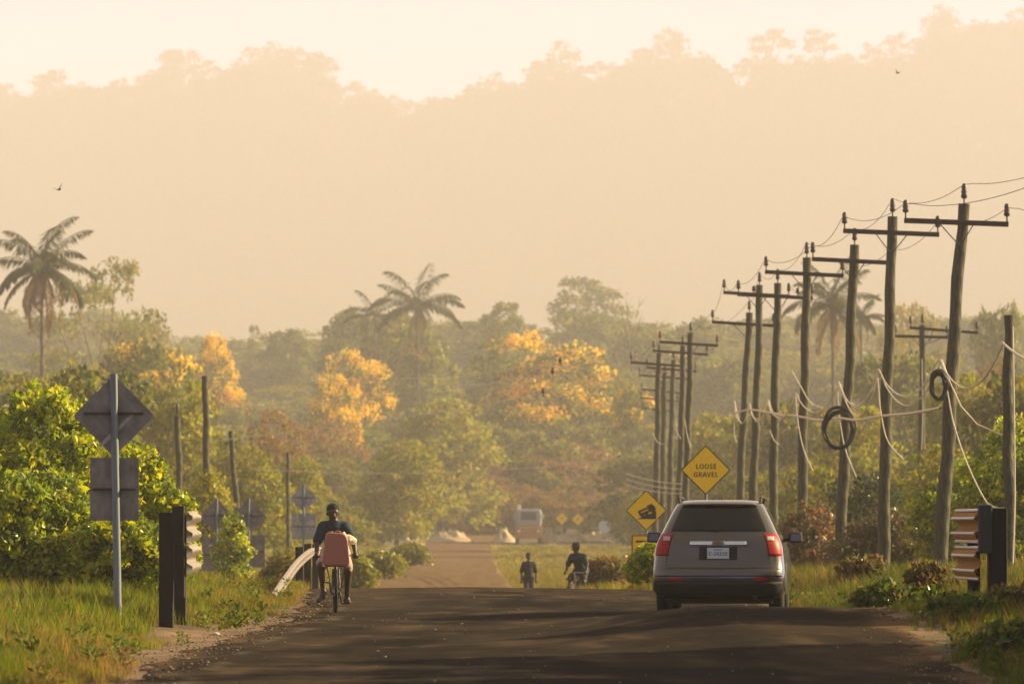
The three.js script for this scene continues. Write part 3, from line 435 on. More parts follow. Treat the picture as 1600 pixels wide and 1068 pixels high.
pole('small far pole of the cluster', 1033, 604, 1031, 345, { r: .15, arms: [[611, 1002, 1064]], group: far });
pole('small far pole of the cluster', 1031, 617, 1029, 375, { r: .15, arms: [[624, 1000, 1060]], group: far });
pole('small far pole of the cluster', 1029, 634, 1028, 410, { r: .15, arms: [[640, 1003, 1054]], group: far });
pole('pole with two crossarms behind the nearest poles', 1440, 508, 1436, 215, { r: .15, side: true, arms: [[516, 1421, 1528, 4], [526, 1398, 1481, 1]], drops: [[[1441, 560], [1442, 650], [1438, 760]]] });
pole('pole without crossarm at the right edge', 1576, 492, 1577, 106, { r: .115, side: true, noPin: true, drops: [[[1583, 510], [1585, 640], [1586, 780], [1583, 880]]] });
pole('tallest bare pole on the left side of the road', 322, 587, 323, 190, { r: .135, side: true, noPin: true });
pole('leaning bare pole right of the tallest left one', 375, 673, 385, 200, { r: .11, side: true, noPin: true });
pole('bare pole behind the big left sign with a dark knob on top', 283, 650, 288, 185, { r: .12, side: true });
pole('thin far pole left of the cyclist', 450, 707, 450, 270, { r: .11, side: true, noPin: true });
// conductors along the poles, one object for each wire
const run = (list, sag) => { const out = []; for (let k = 0; k + 1 < list.length; k++) { const s = span(list[k], list[k + 1], sag * clamp(list[k].distanceTo(list[k + 1]) / 15, .5, 2.0), 8); if (k) s.shift(); out.push(...s); } return out; };
const lead = [P(1850, 150, 92), P(1560, 325, 106)];
const wireOf = (list, from, label) => { const pts = [P(...from, 84), ...list], g = run(pts, .30); tag(mesh('power_line', tube(g, .008, g.length * 2, 5), MAT.wire), label, 'wire', 'power lines on the right-hand poles'); };
wireOf(leftEnds, [1850, 150], 'thin power line on the left ends of the crossarms'); wireOf(tops, [1960, 70], 'thin power line along the pole tops'); wireOf(rightEnds, [2080, 220], 'thin power line on the right ends of the crossarms');
// slack pale cables lower on the poles
const strand = (pts, r, label, m = MAT.cable) => tag(mesh('slack_cable', tube(pts, r, pts.length * 10, 6), m), label, 'cable');
{
  const A = [[1567, 540, 105.7], [1468, 562, 117.7], [1372, 577, 129.7], [1311, 596, 142.7]].map((a) => P(...a));
  strand(run(A, .95), .020, 'pale sagging cable looped between the nearest poles');
  strand(run(A.slice(1).map((p) => p.clone().add(V(.03, -.06, .03))), 1.15), .017, 'lower of the two cables sagging between the nearest cross-armed poles');
  const Bl = [[1372, 582, 129.6], [1311, 604, 142.6], [1243, 614, 155.6], [1200, 624, 169.6], [1171, 630, 183.6], [1148, 626, 199.6]].map((a) => P(...a));
  const B2 = [P(1600, 545, 100), P(1567, 535, 105.6)]; strand(span(P(1680, 560, 92), B2[1], .25), .026, 'short pale cable at the right edge');
  strand(run(Bl, .75), .018, 'pale sagging cable running back along the middle poles');
  strand([[1470, 637, 117.7], [1420, 646, 124], [1376, 650, 129.7], [1340, 656, 136], [1310, 653, 142.7], [1278, 656, 150], [1246, 650, 155.7], [1222, 648, 163], [1201, 644, 169.7], [1172, 640, 183.7], [1148, 645, 199.7]].map((a) => P(...a)), .032, 'thick pale cable bundle strung level across the middle poles', MAT.bundle);
  strand([[1543, 786, 108], [1560, 794, 107], [1588, 792, 106]].map((a) => P(...a)), .022, 'short pale cable end sagging behind the right guardrail post');
  for (const [y0, y1, l] of [[739, 752, 'upper of three pale cables left of the loose gravel sign'], [748, 760, 'middle of three pale cables left of the loose gravel sign'], [757, 767, 'lower of three pale cables left of the loose gravel sign']]) strand(span(P(978, y0, 300), P(1068, y1 + 4, 228), .12), .02, l);
  // wires across the road
  const cross = (a, b, sag, label) => tag(mesh('overhead_wire', tube(span(a, b, sag, 16), .016, 60, 5), MAT.wire), label, 'wire');
  const L = P(322, 592, 190), W = [cross(L, P(1020, 538, 262), .7, 'highest overhead wire crossing the road'), cross(P(322, 640, 190), P(1020, 556, 262), .35, 'second highest overhead wire crossing the road'), cross(P(322, 690, 190), P(1020, 580, 262), .3, 'third overhead wire crossing the road'), cross(P(386, 732, 200), P(1024, 706, 262), .55, 'lowest overhead wire crossing the road')];
  const on = (a, b, sag, t) => { const p = a.clone().lerp(b, t); p.y -= sag * 4 * t * (1 - t); return p; };
  perched(on(L, P(1020, 538, 262), .7, .735), 'small dark bird perched on the highest overhead wire'); perched(on(P(322, 640, 190), P(1020, 556, 262), .35, .715), 'small dark bird perched on the second overhead wire'); perched(on(P(322, 690, 190), P(1020, 580, 262), .3, .69), 'small dark bird perched on the third overhead wire');
}
function perched(p, label) {
  const t = thing('perched_bird', label, 'bird', p.toArray()); const g = new THREE.SphereGeometry(.09, 14, 10).scale(1, 1.35, 1.1).translate(0, .12, 0);
  mesh('body', merge([g, new THREE.SphereGeometry(.055, 12, 8).translate(0, .26, .03), new THREE.ConeGeometry(.018, .07, 6).rotateX(Math.PI / 2).translate(0, .26, .11), box(.06, .20, .02, 0, -.02, -.08)]), MAT.black, t);
}
function flyer(px, py, d, s, label, roll) {
  const p = P(px, py, d), t = thing('flying_bird', label, 'bird', p.toArray(), .5); t.rotation.z = roll; t.scale.setScalar(s);
  mesh('body', merge([new THREE.SphereGeometry(.09, 14, 10).scale(.8, .8, 2.2), new THREE.SphereGeometry(.06, 10, 8).translate(0, .02, .2), new THREE.ConeGeometry(.07, .22, 8).rotateX(Math.PI / 2).scale(1.2, .3, 1).translate(0, 0, -.26)]), MAT.black, t);
  for (const q of [-1, 1]) { const w = new THREE.Shape([[0, -.10], [.22, -.05], [.50, -.12], [.30, .06], [0, .12]].map(([x, y]) => new THREE.Vector2(x, y))), g = new THREE.ExtrudeGeometry(w, { depth: .012, bevelEnabled: false }).rotateX(-Math.PI / 2).rotateZ(.65); if (q < 0) g.scale(-1, 1, 1); mesh('wing', g, MAT.black, t); }
}
flyer(92, 296, 150, .42, 'small dark bird flying above the left palm', .5); flyer(1403, 114, 190, .36, 'tiny bird flying high in front of the right hillside', -.3);
// coils of cable hung on two poles
function coil(px, py, d, rx, ry, label) {
  const R = rng(px), t = thing('cable_coil', label, 'cable', P(px, py, d).toArray()), n = 18;
  for (let k = 0; k < n; k++) { const pts = [], a0 = R() * 6, s = 1 - .27 * R(), dx = (R() - .5) * .06, dz = (R() - .5) * .12; for (let q = 0; q < 28; q++) { const a = q / 28 * Math.PI * 2; pts.push(V(Math.cos(a) * rx * s + dx + .01 * Math.sin(a * 5 + a0), Math.sin(a) * ry * s - (1 - s) * ry * .5, dz + .03 * Math.sin(a * 2 + a0))); } mesh('loop', new THREE.TubeGeometry(new THREE.CatmullRomCurve3(pts, true), 56, .016, 5, true), MAT.coil, t); }
}
coil(1311, 668, 142.4, .46, .61, 'large black coil of cable hanging on the third pole'); coil(1467, 601, 117.5, .19, .36, 'small black coil of cable hanging on the nearest cross-armed pole');

// ---------------------------------------------------------------- road signs
function diamond(w, th = .012) { const s = w / Math.SQRT2, sh = new THREE.Shape(), r = .045, h = s / 2; sh.moveTo(-h + r, -h); sh.lineTo(h - r, -h); sh.quadraticCurveTo(h, -h, h, -h + r); sh.lineTo(h, h - r); sh.quadraticCurveTo(h, h, h - r, h); sh.lineTo(-h + r, h); sh.quadraticCurveTo(-h, h, -h, h - r); sh.lineTo(-h, -h + r); sh.quadraticCurveTo(-h, -h, -h + r, -h); return new THREE.ExtrudeGeometry(sh, { depth: th, bevelEnabled: false, curveSegments: 6 }).translate(0, 0, -th / 2).rotateZ(Math.PI / 4); }
function backSign(label, px, topY, w, d, plate, o = {}) {
  const W = w / F * d, c = P(px, topY, d), y0 = landY(c.x, d) - .2, H = c.y - y0, t = thing('road_sign', label, 'sign', [c.x, y0, -d], o.turn ?? 0); t.rotation.z = o.lean ?? 0;
  mesh('post', rod(V(o.bow ?? 0, -.1, 0), V(0, H, 0), .052 * (o.post ?? 1), .05 * (o.post ?? 1), 14), MAT.galv, t);
  const y = H - W / 2 - .01, p = mesh('diamond_panel', diamond(W), o.m ?? MAT.signBack, t); p.position.set(0, y, -.075); p.userData.label = 'bare metal back of a diamond sign';
  const br = mesh('bracket', box(W * .74, .03, .055, 0, 0, 0, .006), MAT.black, t); br.position.set(0, y + W * .03, -.032);
  if (o.sunStreak) { const k = mesh('sun_streak', box(W * .62, .05, .004), MAT.signBackPale, t); k.position.set(W * .05, y - W * .16, -.064); k.rotation.z = .77; k.userData.label = 'diagonal streak of sun put into a paler strip'; }  // grazing sunlight on the panel, built as a paler strip
  const [pw, ph, py] = plate.map((q) => q / F * d), q = mesh('plate_panel', box(pw, ph, .012, 0, 0, 0), o.m ?? MAT.signBack, t); q.position.set(.01, H - py - ph / 2, -.075); q.userData.label = 'bare metal back of a rectangular plate';
  const b2 = mesh('bracket', box(pw * .9, .03, .055, 0, 0, 0, .006), MAT.black, t); b2.position.set(.01, H - py - ph * .5, -.032);
  return t;
}
backSign('large diamond sign seen from behind, on a leaning post by the left bushes', 177, 584, 128, 67, [76, 98, 131], { sunStreak: true, bow: .075, lean: 0 });
backSign('small diamond sign from behind, the left one of the pair', 338, 778, 56, 165, [52, 52, 62], { m: MAT.signBack });
backSign('small diamond sign from behind, the right one of the pair', 388, 778, 58, 168, [50, 50, 58], { m: MAT.signBack });
backSign('grey diamond sign from behind, between the small pair and the cyclist', 474, 756, 44, 205, [38, 40, 46], { m: MAT.signBackPale });
function canvasTex(w, h, draw) { const c = document.createElement('canvas'); c.width = w; c.height = h; draw(c.getContext('2d'), w, h); const t = new THREE.CanvasTexture(c); t.colorSpace = THREE.SRGBColorSpace; return t; }
function frontSign(label, px, cy, w, d, draw, o = {}) {
  const W = w / F * d, s = W / Math.SQRT2, c = P(px, cy, d), y0 = landY(c.x, d) - .2, H = c.y - y0, t = thing('warning_sign', label, 'sign', [c.x, y0, -d], o.turn ?? 0);
  mesh('post', rod(V(0, -.1, -.07), V(0, H + W * .4, -.07), .038, .038, 10), MAT.galv, t);
  const p = mesh('diamond_panel', diamond(W), MAT.black, t); p.position.set(0, H, 0);
  const map = canvasTex(256, 256, (g, w_, h_) => { g.fillStyle = '#f2c400'; g.fillRect(0, 0, w_, h_); const R = rng(px); for (let k = 0; k < 240; k++) { g.fillStyle = `rgba(${110 + R() * 60},${70 + R() * 50},10,${.05 + .10 * R()})`; g.fillRect(R() * 256, R() * 256, 1 + R() * 4, 1 + R() * 22); } g.save(); g.translate(128, 128); draw(g); g.restore(); });
  const r = W * .47, g = new THREE.BufferGeometry(); g.setAttribute('position', new THREE.Float32BufferAttribute([-r, 0, 0, 0, -r, 0, r, 0, 0, 0, r, 0], 3)); g.setAttribute('uv', new THREE.Float32BufferAttribute([0, .5, .5, 0, 1, .5, .5, 1], 2)); g.setIndex([0, 1, 2, 0, 2, 3]); g.computeVertexNormals();
  const f = mesh('sign_face', g, std(col(1, 1, 1), .55, { map }), t); f.position.set(0, H, .0105);
  return [t, H, W];
}
frontSign('yellow diamond sign reading LOOSE GRAVEL above the car roof', 1103, 734, 78, 114, (g) => { g.fillStyle = '#241a10'; g.font = 'bold 37px sans-serif'; g.textAlign = 'center'; g.fillText('LOOSE', 2, -6); g.fillText('GRAVEL', 0, 38); g.strokeStyle = 'rgba(190,140,20,.55)'; g.lineWidth = 2; for (let k = 0; k < 5; k++) { g.beginPath(); g.moveTo(-90 + k * 40, -40); g.lineTo(-70 + k * 38, 44); g.stroke(); } });
{
  const [t, H, W] = frontSign('yellow diamond sign with a black truck-on-slope symbol left of the car', 1010, 797, 64, 138, (g) => { g.fillStyle = '#1d140c'; g.rotate(-.42); g.fillRect(-54, -18, 66, 38); g.beginPath(); g.moveTo(14, -26); g.lineTo(50, -26); g.lineTo(62, 0); g.lineTo(62, 22); g.lineTo(14, 22); g.fill(); for (const x of [-36, -8, 42]) { g.beginPath(); g.arc(x, 28, 13, 0, 7); g.fill(); } g.fillStyle = '#f2c400'; g.fillRect(-40, -4, 50, 7); g.rotate(.42); g.fillStyle = '#1d140c'; g.beginPath(); g.moveTo(-62, 58); g.lineTo(66, 4); g.lineTo(66, 58); g.fill(); });
  const pw = .62, ph = .86, map = canvasTex(128, 192, (g) => { g.fillStyle = '#eab800'; g.fillRect(0, 0, 128, 192); g.strokeStyle = '#1d140c'; g.lineWidth = 5; g.strokeRect(5, 5, 118, 182); g.fillStyle = '#20160d'; g.fillRect(24, 34, 80, 12); g.beginPath(); g.moveTo(64, 70); g.lineTo(104, 112); g.lineTo(24, 112); g.fill(); g.fillRect(30, 134, 68, 22); });
  const b = mesh('plate_panel', box(pw, ph, .012), MAT.black, t); b.position.set(-.10, H - W * .5 - .10 - ph / 2, 0);
  const f = mesh('plate_face', new THREE.PlaneGeometry(pw - .02, ph - .02), std(col(1, 1, 1), .55, { map }), t); f.position.set(-.10, H - W * .5 - .10 - ph / 2, .0105);
}
frontSign('tiny far yellow diamond sign nearest the truck', 878, 810, 21, 540, (g) => { g.fillStyle = '#4a3a10'; g.fillRect(-12, -22, 24, 34); });
frontSign('tiny far yellow diamond sign right of its twin', 903, 811, 21, 555, (g) => { g.fillStyle = '#4a3a10'; g.fillRect(-12, -24, 24, 38); });
{ const d = 540, c = P(945, 822, d), y0 = landY(c.x, d), t = thing('round_sign', 'pale blue-grey round sign far away, left of the pole cluster', 'sign', [c.x, y0, -d]), H = c.y - y0; mesh('post', rod(V(0, -.1, -.06), V(0, H, -.06), .04), MAT.galv, t); mesh('disc_panel', new THREE.CylinderGeometry(.68, .68, .015, 28).rotateX(Math.PI / 2).translate(0, H, 0), std(col(.45, .52, .56), .5), t); }

// ---------------------------------------------------------------- guardrails
function wbeam(pts, h = .34, up = V(0, 1, 0)) { // corrugated beam swept along pts; bulges point to the left of travel
  const prof = [[0, -.5], [.035, -.485], [.035, -.44], [.085, -.36], [.085, -.20], [.015, -.10], [.005, 0], [.015, .10], [.085, .20], [.085, .36], [.035, .44], [.035, .485], [0, .5]], pos = [], idx = [], uv = [], n = prof.length;
  const c = new THREE.CatmullRomCurve3(pts), m = Math.max(8, pts.length * 8);
  for (let k = 0; k <= m; k++) { const p = c.getPoint(k / m), t = c.getTangent(k / m), s = V(t.z, 0, -t.x).normalize(); for (const [o, y] of prof) { pos.push(p.x + s.x * o, p.y + y * h, p.z + s.z * o); uv.push(k * .5, y); } }
  for (let k = 0; k < m; k++) for (let q = 0; q + 1 < n; q++) { const a = k * n + q; idx.push(a, a + n, a + 1, a + 1, a + n, a + n + 1); }
  const g = new THREE.BufferGeometry(); g.setAttribute('position', new THREE.Float32BufferAttribute(pos, 3)); g.setAttribute('uv', new THREE.Float32BufferAttribute(uv, 2)); g.setIndex(idx); g.computeVertexNormals(); return g;
}
const railSide = Object.assign(MAT.rail, { side: THREE.DoubleSide }); MAT.railRust.side = THREE.DoubleSide;
{ // left: black timber post and two beams running off down the road
  const d0 = 67.5, x0 = P(278, 800, d0).x, base = landY(x0, d0), t = thing('guardrail', 'guardrail end with black timber posts at the left verge', 'guardrail', [x0, base, -d0]);
  const top = P(278, 797, d0).y - base, line = (y) => [V(.10, y, -.1), V(.09, y + .01, -1.2), V(.06, y, -2.6), V(-.06, y - .02, -4.2), V(-.40, y - .06, -6.5)];
  mesh('upper_beam', wbeam(line(top - .22).reverse(), .40), railSide, t); mesh('lower_beam', wbeam(line(top - .66).reverse(), .40), railSide, t);
  mesh('post', box(.19, top + .42, .2, -.17, (top + .02) / 2 - .25, -.25, .015), MAT.timber, t);
  for (const [x, z] of [[-.10, -2.3], [-.26, -4.3]]) mesh('post', box(.16, top + .35, .16, x - .02, (top - .1) / 2 - .2, z, .012), MAT.timber, t);
  mesh('block', box(.16, .52, .2, -.005, top - .20, -.14, .015), MAT.timber, t); mesh('block', box(.12, .75, .18, .02, top - .78, -.16, .015), MAT.timber, t);
}
{ // right: two rusty beams and a stout black post
  const d0 = 65.5, x0 = P(1546, 800, d0).x, base = landY(x0, d0), t = thing('guardrail', 'guardrail end with rusty striped beams at the right verge', 'guardrail', [x0, base, -d0]);
  const top = P(1546, 792, d0).y - base;
  const beam = (name, y) => { const pts = [V(-.08, y, -.1), V(-.12, y - .004, -.9), V(-.16, y - .008, -1.8), V(-.17, y - .01, -2.5)]; const g = mesh(name, wbeam(pts, .40), MAT.railRust, t); for (const q of [-.50, -.24, .24, .50]) { const lip = mesh('pale_stripe', tube(pts.map((p) => p.clone().add(V(-.07 - (Math.abs(q) < .3 ? .02 : -.03), q * .40, .01))), .020, 24, 6), std(col(.72, .66, .56), .6), g); lip.userData.label = 'ridge of the beam with the sky glint put into its pale colour'; } };  // pale tubes put the sky glint on the ridges into colour
  beam('upper_beam', top - .24); beam('lower_beam', top - .72);
  mesh('post', box(.24, top + .45, .26, .12, (top + .03) / 2 - .25, -.2, .02), MAT.timber, t); mesh('block', box(.17, .62, .2, -.04, top - .28, -.14, .02), std(col(.028, .03, .036), .8), t);
  for (const [x, z] of [[-.02, -2.2]]) mesh('post', box(.16, top + .3, .16, x + .02, (top - .15) / 2 - .2, z, .012), MAT.timber, t);
}
function turnedDown(label, side, pts, postAt, m) { // rail whose near end bends down into the ground
  const o = pts[0].clone(), t = thing('guardrail', label, 'guardrail', o.toArray()), L = pts.map((p) => p.clone().sub(o)); if (side < 0) L.reverse();
  mesh('beam', wbeam(L, .21), m, t);
  for (const p of postAt) { const q = p.clone().sub(o), g = landY(p.x, -p.z) - o.y; mesh('post', box(.18, q.y - g + .45, .2, q.x + .15 * side, (q.y + g) / 2 - .02, q.z, .012), MAT.timber, t); }
}
turnedDown('sunlit guardrail on the left whose end curves down to the ground', -1, [P(424, 936, 90), P(440, 912, 98), P(462, 882, 109), P(480, 866, 117), P(490, 862, 126), P(500, 860, 140), P(508, 862, 158)], [P(478, 868, 116), P(490, 862, 127), P(501, 861, 144)], railSide);

// ---------------------------------------------------------------- roadworks at the far end
{
  const heaps = [[646, 846, 34, 540, 'leftmost low pale gravel heap by the far road'], [704, 838, 66, 575, 'long low pale gravel heap left of the far road'], [786, 836, 34, 575, 'bright pale gravel heap just left of the truck'], [858, 836, 26, 570, 'small pale gravel heap just right of the truck'], [895, 838, 44, 575, 'pale gravel heap below the tiny yellow signs'], [932, 840, 40, 585, 'pale gravel heap below the round sign'], [972, 842, 46, 560, 'rightmost pale gravel heap by the poles']];
  for (const [px, py, w, d, label] of heaps) { const R = rng(px), c = P(px, py - 9, d), y0 = landY(c.x, d), W = w / F * d / 2, H = c.y - y0, t = thing('gravel_heap', label, 'gravel', [c.x, y0 - .05, -d]); const g = new THREE.SphereGeometry(1, 40, 16, 0, Math.PI * 2, 0, Math.PI / 2), p = g.attributes.position; for (let k = 0; k < p.count; k++) { const x = p.getX(k), z = p.getZ(k), y = p.getY(k), n = .25 + 1.25 * fbm(x * 3.5 + px, z * 3, 4); p.setXYZ(k, x * W * (1.1 + .5 * (fbm(z * 2 + px, y * 3, 2) - .5)), y ** 1.6 * H * n + .12 * fbm(x * 14, z * 14 + px, 2), z * 2.2); } g.computeVertexNormals(); mesh('mound', g, MAT.gravel, t); }
  const d = 560, c = P(826, 848, d), y0 = landY(c.x, d), t = thing('dump_truck', 'far hazy truck with a grey cab and orange front on the road', 'truck', [c.x, y0, -d]); t.scale.setScalar(1.25);
  const grey = std(col(.30, .31, .30), .6), orange = std(col(.46, .20, .08), .6), dark = std(col(.07, .075, .075), .4);
  mesh('cab', box(2.2, 1.55, 2.0, 0, 2.25, -.4, .18), grey, t); mesh('windscreen', box(1.35, .72, .06, 0, 2.42, .6, .02), dark, t); mesh('bonnet', box(2.3, .75, .9, 0, 1.12, .6, .12), orange, t); mesh('bumper', box(2.45, .32, .25, 0, .62, 1.0, .05), orange, t); mesh('tipper_body', box(2.4, 1.5, 4.6, 0, 2.1, -3.9, .06), grey, t); mesh('chassis', box(1.6, .3, 6, 0, .8, -2.4), dark, t);
  for (const s of [-1, 1]) { mesh('headlight', new THREE.CylinderGeometry(.13, .13, .05, 14).rotateX(Math.PI / 2).translate(s * .85, 1.1, 1.07), std(col(.8, .75, .6), .2), t); mesh('mirror', box(.16, .42, .1, s * 1.28, 2.4, .5, .03), grey, t); for (const z of [.4, -3.6, -4.9]) mesh('wheel', new THREE.CylinderGeometry(.5, .5, .34, 22).rotateZ(Math.PI / 2).translate(s * 1.0, .5, z), dark, t); }
  mesh('beacon', box(.30, .42, .2, -.85, 3.2, .2, .05), std(col(.85, .7, .45), .4), t);
}

// ---------------------------------------------------------------- the car
{
  const d = 72.3, x = P(1122, 800, d).x, y0 = Math.min(roadY(x - .8, d + .8), roadY(x + .8, d + .8)), y1 = roadY(x, d + 3.5), t = thing('car', 'dark grey sport utility car seen from behind on the right of the road', 'car', [x, y0 + .012, -d], -.078);
  t.rotation.x = -Math.atan2(y1 - y0, 2.7) * -.6;
  const LEN = 4.65, D = .42, PW = 3.4;
  const Y = [.24, .29, .36, .46, .56, .64, .70, .76, .86, .96, 1.04, 1.10, 1.15, 1.22, 1.32, 1.44, 1.54, 1.60, 1.635, 1.65];
  const hw = knots([[.24, .84], [.29, .89], [.36, .925], [.46, .94], [.56, .94], [.64, .935], [.76, .925], [.86, .915], [.96, .905], [1.04, .885], [1.10, .86], [1.15, .835], [1.22, .80], [1.32, .755], [1.44, .695], [1.54, .645], [1.60, .60], [1.635, .53], [1.65, .42]]);
  const ri = knots([[.24, .20], [.29, .10], [.36, .05], [.46, .01], [.56, 0], [.64, .01], [.70, .035], [.76, .06], [.86, .075], [.96, .085], [1.04, .10], [1.10, .12], [1.15, .145], [1.22, .20], [1.32, .28], [1.44, .375], [1.54, .45], [1.60, .50], [1.635, .60], [1.65, .85]]);
  const fi = knots([[.24, .25], [.36, .06], [.6, 0], [.8, .08], [.9, .30], [1.0, .85], [1.06, 1.15], [1.15, 1.35], [1.32, 1.72], [1.54, 2.2], [1.635, 2.5], [1.65, 2.7]]);
  const zR = (px, y) => -(ri(y) + D * (1 - Math.max(0, 1 - Math.min(1, Math.abs(px) / hw(y)) ** PW) ** (1 / PW)));
  const pos = [], idx = [], uv = [], K = 22; let n = 0;
  Y.forEach((y) => { const w = hw(y), ring = []; for (let k = 0; k <= K; k++) { const a = (k / K - .5) * Math.PI, s = Math.sin(a), c = Math.cos(a); ring.push([w * Math.sign(s) * Math.abs(s) ** (2 / PW), -(ri(y) + D * (1 - Math.abs(c) ** (2 / PW)))]); } for (const q of [.25, .5, .75]) ring.push([w, lerp(-(ri(y) + D), -(LEN - fi(y) - D), q)]); for (let k = 0; k <= K; k++) { const a = (.5 - k / K) * Math.PI, s = Math.sin(a), c = Math.cos(a); ring.push([w * Math.sign(s) * Math.abs(s) ** (2 / PW), -(LEN - fi(y) - D * (1 - Math.abs(c) ** (2 / PW)))]); } for (const q of [.25, .5, .75]) ring.push([-w, lerp(-(LEN - fi(y) - D), -(ri(y) + D), q)]); n = ring.length; for (const [a, b] of ring) { pos.push(a, y, b); uv.push(a, b); } });
  for (let j = 0; j + 1 < Y.length; j++) for (let k = 0; k < n; k++) { const a = j * n + k, b = j * n + (k + 1) % n; idx.push(a, b, a + n, b, b + n, a + n); }
  for (const [j, up] of [[0, 0], [Y.length - 1, 1]]) { const c = pos.length / 3; pos.push(0, Y[j] + (up ? .006 : 0), -LEN * .5); uv.push(0, 0); for (let k = 0; k < n; k++) { const a = j * n + k, b = j * n + (k + 1) % n; up ? idx.push(a, b, c) : idx.push(b, a, c); } }
  const g = new THREE.BufferGeometry(); g.setAttribute('position', new THREE.Float32BufferAttribute(pos, 3)); g.setAttribute('uv', new THREE.Float32BufferAttribute(uv, 2)); g.setIndex(idx); g.computeVertexNormals();
  const paint = phys(col(.075, .066, .060), .30, { metalness: .75, clearcoat: 1, clearcoatRoughness: .06, side: THREE.DoubleSide });
  const glass = phys(col(.006, .007, .006), .04, { specularIntensity: .7 }), dark = std(col(.008, .008, .008), .75), chrome = std(col(.62, .66, .70), .18, { metalness: 1 }), red = phys(col(.32, .004, .004), .45, { specularIntensity: .5 }), tyre = std(col(.011, .011, .011), .95);
  mesh('body', g, paint, t);
  // panels that follow the rear face: corners given as x limits over a height range
  const patch = (name, xa, xb, ya, yb, off, m, parent = t, nx = 18, ny = 8, th = .03) => {
    const p = [], id = [], f = (v, q) => (typeof v === 'function' ? v(q) : v), W = nx + 1;
    for (let L = 0; L < 2; L++) for (let j = 0; j <= ny; j++) for (let i = 0; i <= nx; i++) { const y = lerp(ya, yb, j / ny), xx = lerp(f(xa, y), f(xb, y), i / nx); p.push(xx, y, zR(xx, y) + (L ? off - th : off)); }
    const o = W * (ny + 1); for (let j = 0; j < ny; j++) for (let i = 0; i < nx; i++) { const a = j * W + i; id.push(a, a + 1, a + W, a + 1, a + W + 1, a + W); }
    const rim = []; for (let i = 0; i < nx; i++) rim.push([i, i + 1]); for (let j = 0; j < ny; j++) rim.push([j * W + nx, (j + 1) * W + nx]); for (let i = nx; i > 0; i--) rim.push([ny * W + i, ny * W + i - 1]); for (let j = ny; j > 0; j--) rim.push([j * W, (j - 1) * W]);
    for (const [a, b] of rim) id.push(a, a + o, b, b, a + o, b + o);
    const q = new THREE.BufferGeometry(); q.setAttribute('position', new THREE.Float32BufferAttribute(p, 3)); q.setIndex(id); q.computeVertexNormals(); return mesh(name, q, m, parent);
  };
  const inset = (k, c = 0) => (y) => hw(y) * k - c;
  patch('rear_window', (y) => -inset(.835)(y), inset(.835), 1.205, 1.56, .008, glass);
  patch('spoiler', (y) => -hw(y) * .86, (y) => hw(y) * .86, 1.575, 1.615, .05, paint, t, 14, 3, .08);
  patch('stop_lamp', -.12, .12, 1.578, 1.598, .056, std(col(.10, .004, .004), .3), t, 6, 2, .01);
  for (const s of [-1, 1]) {
    const L = patch('tail_light', (y) => s * hw(y) * (s > 0 ? .775 : .985), (y) => s * hw(y) * (s > 0 ? .985 : .775), .86, 1.17, .014, red);
    patch('reversing_lamp', s * .735 - .05, s * .735 + .05, 1.075, 1.135, .022, std(col(.42, .36, .35), .4), L, 6, 4, .012);
    patch('reflector', s * .60 - .085, s * .60 + .085, .50, .55, .010, red, t, 6, 3, .012);
    const R = mesh('roof_rail', tube([V(s * .575, 1.60, -.75), V(s * .585, 1.675, -.85), V(s * .60, 1.685, -1.6), V(s * .59, 1.675, -2.4), V(s * .56, 1.62, -2.6)], .020, 24, 8), dark, t); R;
    const Mr = mesh('wing_mirror', merge([box(.20, .155, .10, s * 1.035, 1.12, -2.62, .045), rod(V(s * .84, 1.08, -2.62), V(s * .98, 1.09, -2.63), .028)]), dark, t); mesh('mirror_glass', box(.15, .11, .008, s * 1.038, 1.12, -2.566, .003), phys(col(.05, .055, .055), .15), Mr);
    const sw = []; for (const [a, b] of [[.95, 1.75], [1.85, 2.75]]) { const pp = [], ii = [], N = 8; for (let j = 0; j <= 5; j++) for (let i = 0; i <= N; i++) { const y = lerp(1.16, 1.52, j / 5), z = -lerp(Math.max(a, ri(y) + D + .02), Math.min(b, LEN - fi(y) - D - .05), i / N); pp.push(s * (hw(y) + .004), y, z); } for (let j = 0; j < 5; j++) for (let i = 0; i < N; i++) { const q = j * (N + 1) + i; ii.push(q, q + 1, q + N + 1, q + 1, q + N + 2, q + N + 1); } const q = new THREE.BufferGeometry(); q.setAttribute('position', new THREE.Float32BufferAttribute(pp, 3)); q.setIndex(ii); q.computeVertexNormals(); mesh('side_window', q, phys(col(.010, .012, .010), .06, { side: THREE.DoubleSide }), t); }
    for (const z of [-.98, -3.70]) { const w = new THREE.Group(); w.name = 'wheel'; w.position.set(s * .80, .345, z); t.add(w); mesh('tyre', new THREE.TorusGeometry(.255, .09, 14, 36).rotateY(Math.PI / 2).scale(1.22, 1, 1), tyre, w); mesh('rim', merge([new THREE.CylinderGeometry(.19, .19, .16, 28).rotateZ(Math.PI / 2), new THREE.CylinderGeometry(.06, .06, .19, 14).rotateZ(Math.PI / 2)]), chrome, w); }
    mesh('wheel_arch', new THREE.TorusGeometry(.375, .028, 8, 24, Math.PI).rotateY(Math.PI / 2).translate(s * .925, .36, -.98), dark, t);
  }
  patch('tailgate_seam', (y) => -inset(.80)(y), (y) => -inset(.793)(y), .70, 1.16, .003, dark, t, 2, 10, .006); patch('tailgate_seam', inset(.793), inset(.80), .70, 1.16, .003, dark, t, 2, 10, .006); patch('tailgate_seam', -.74, .74, .683, .692, .003, dark, t, 18, 2, .006);
  patch('chrome_strip', -.40, .40, 1.005, 1.065, .030, chrome, t, 18, 4, .03);
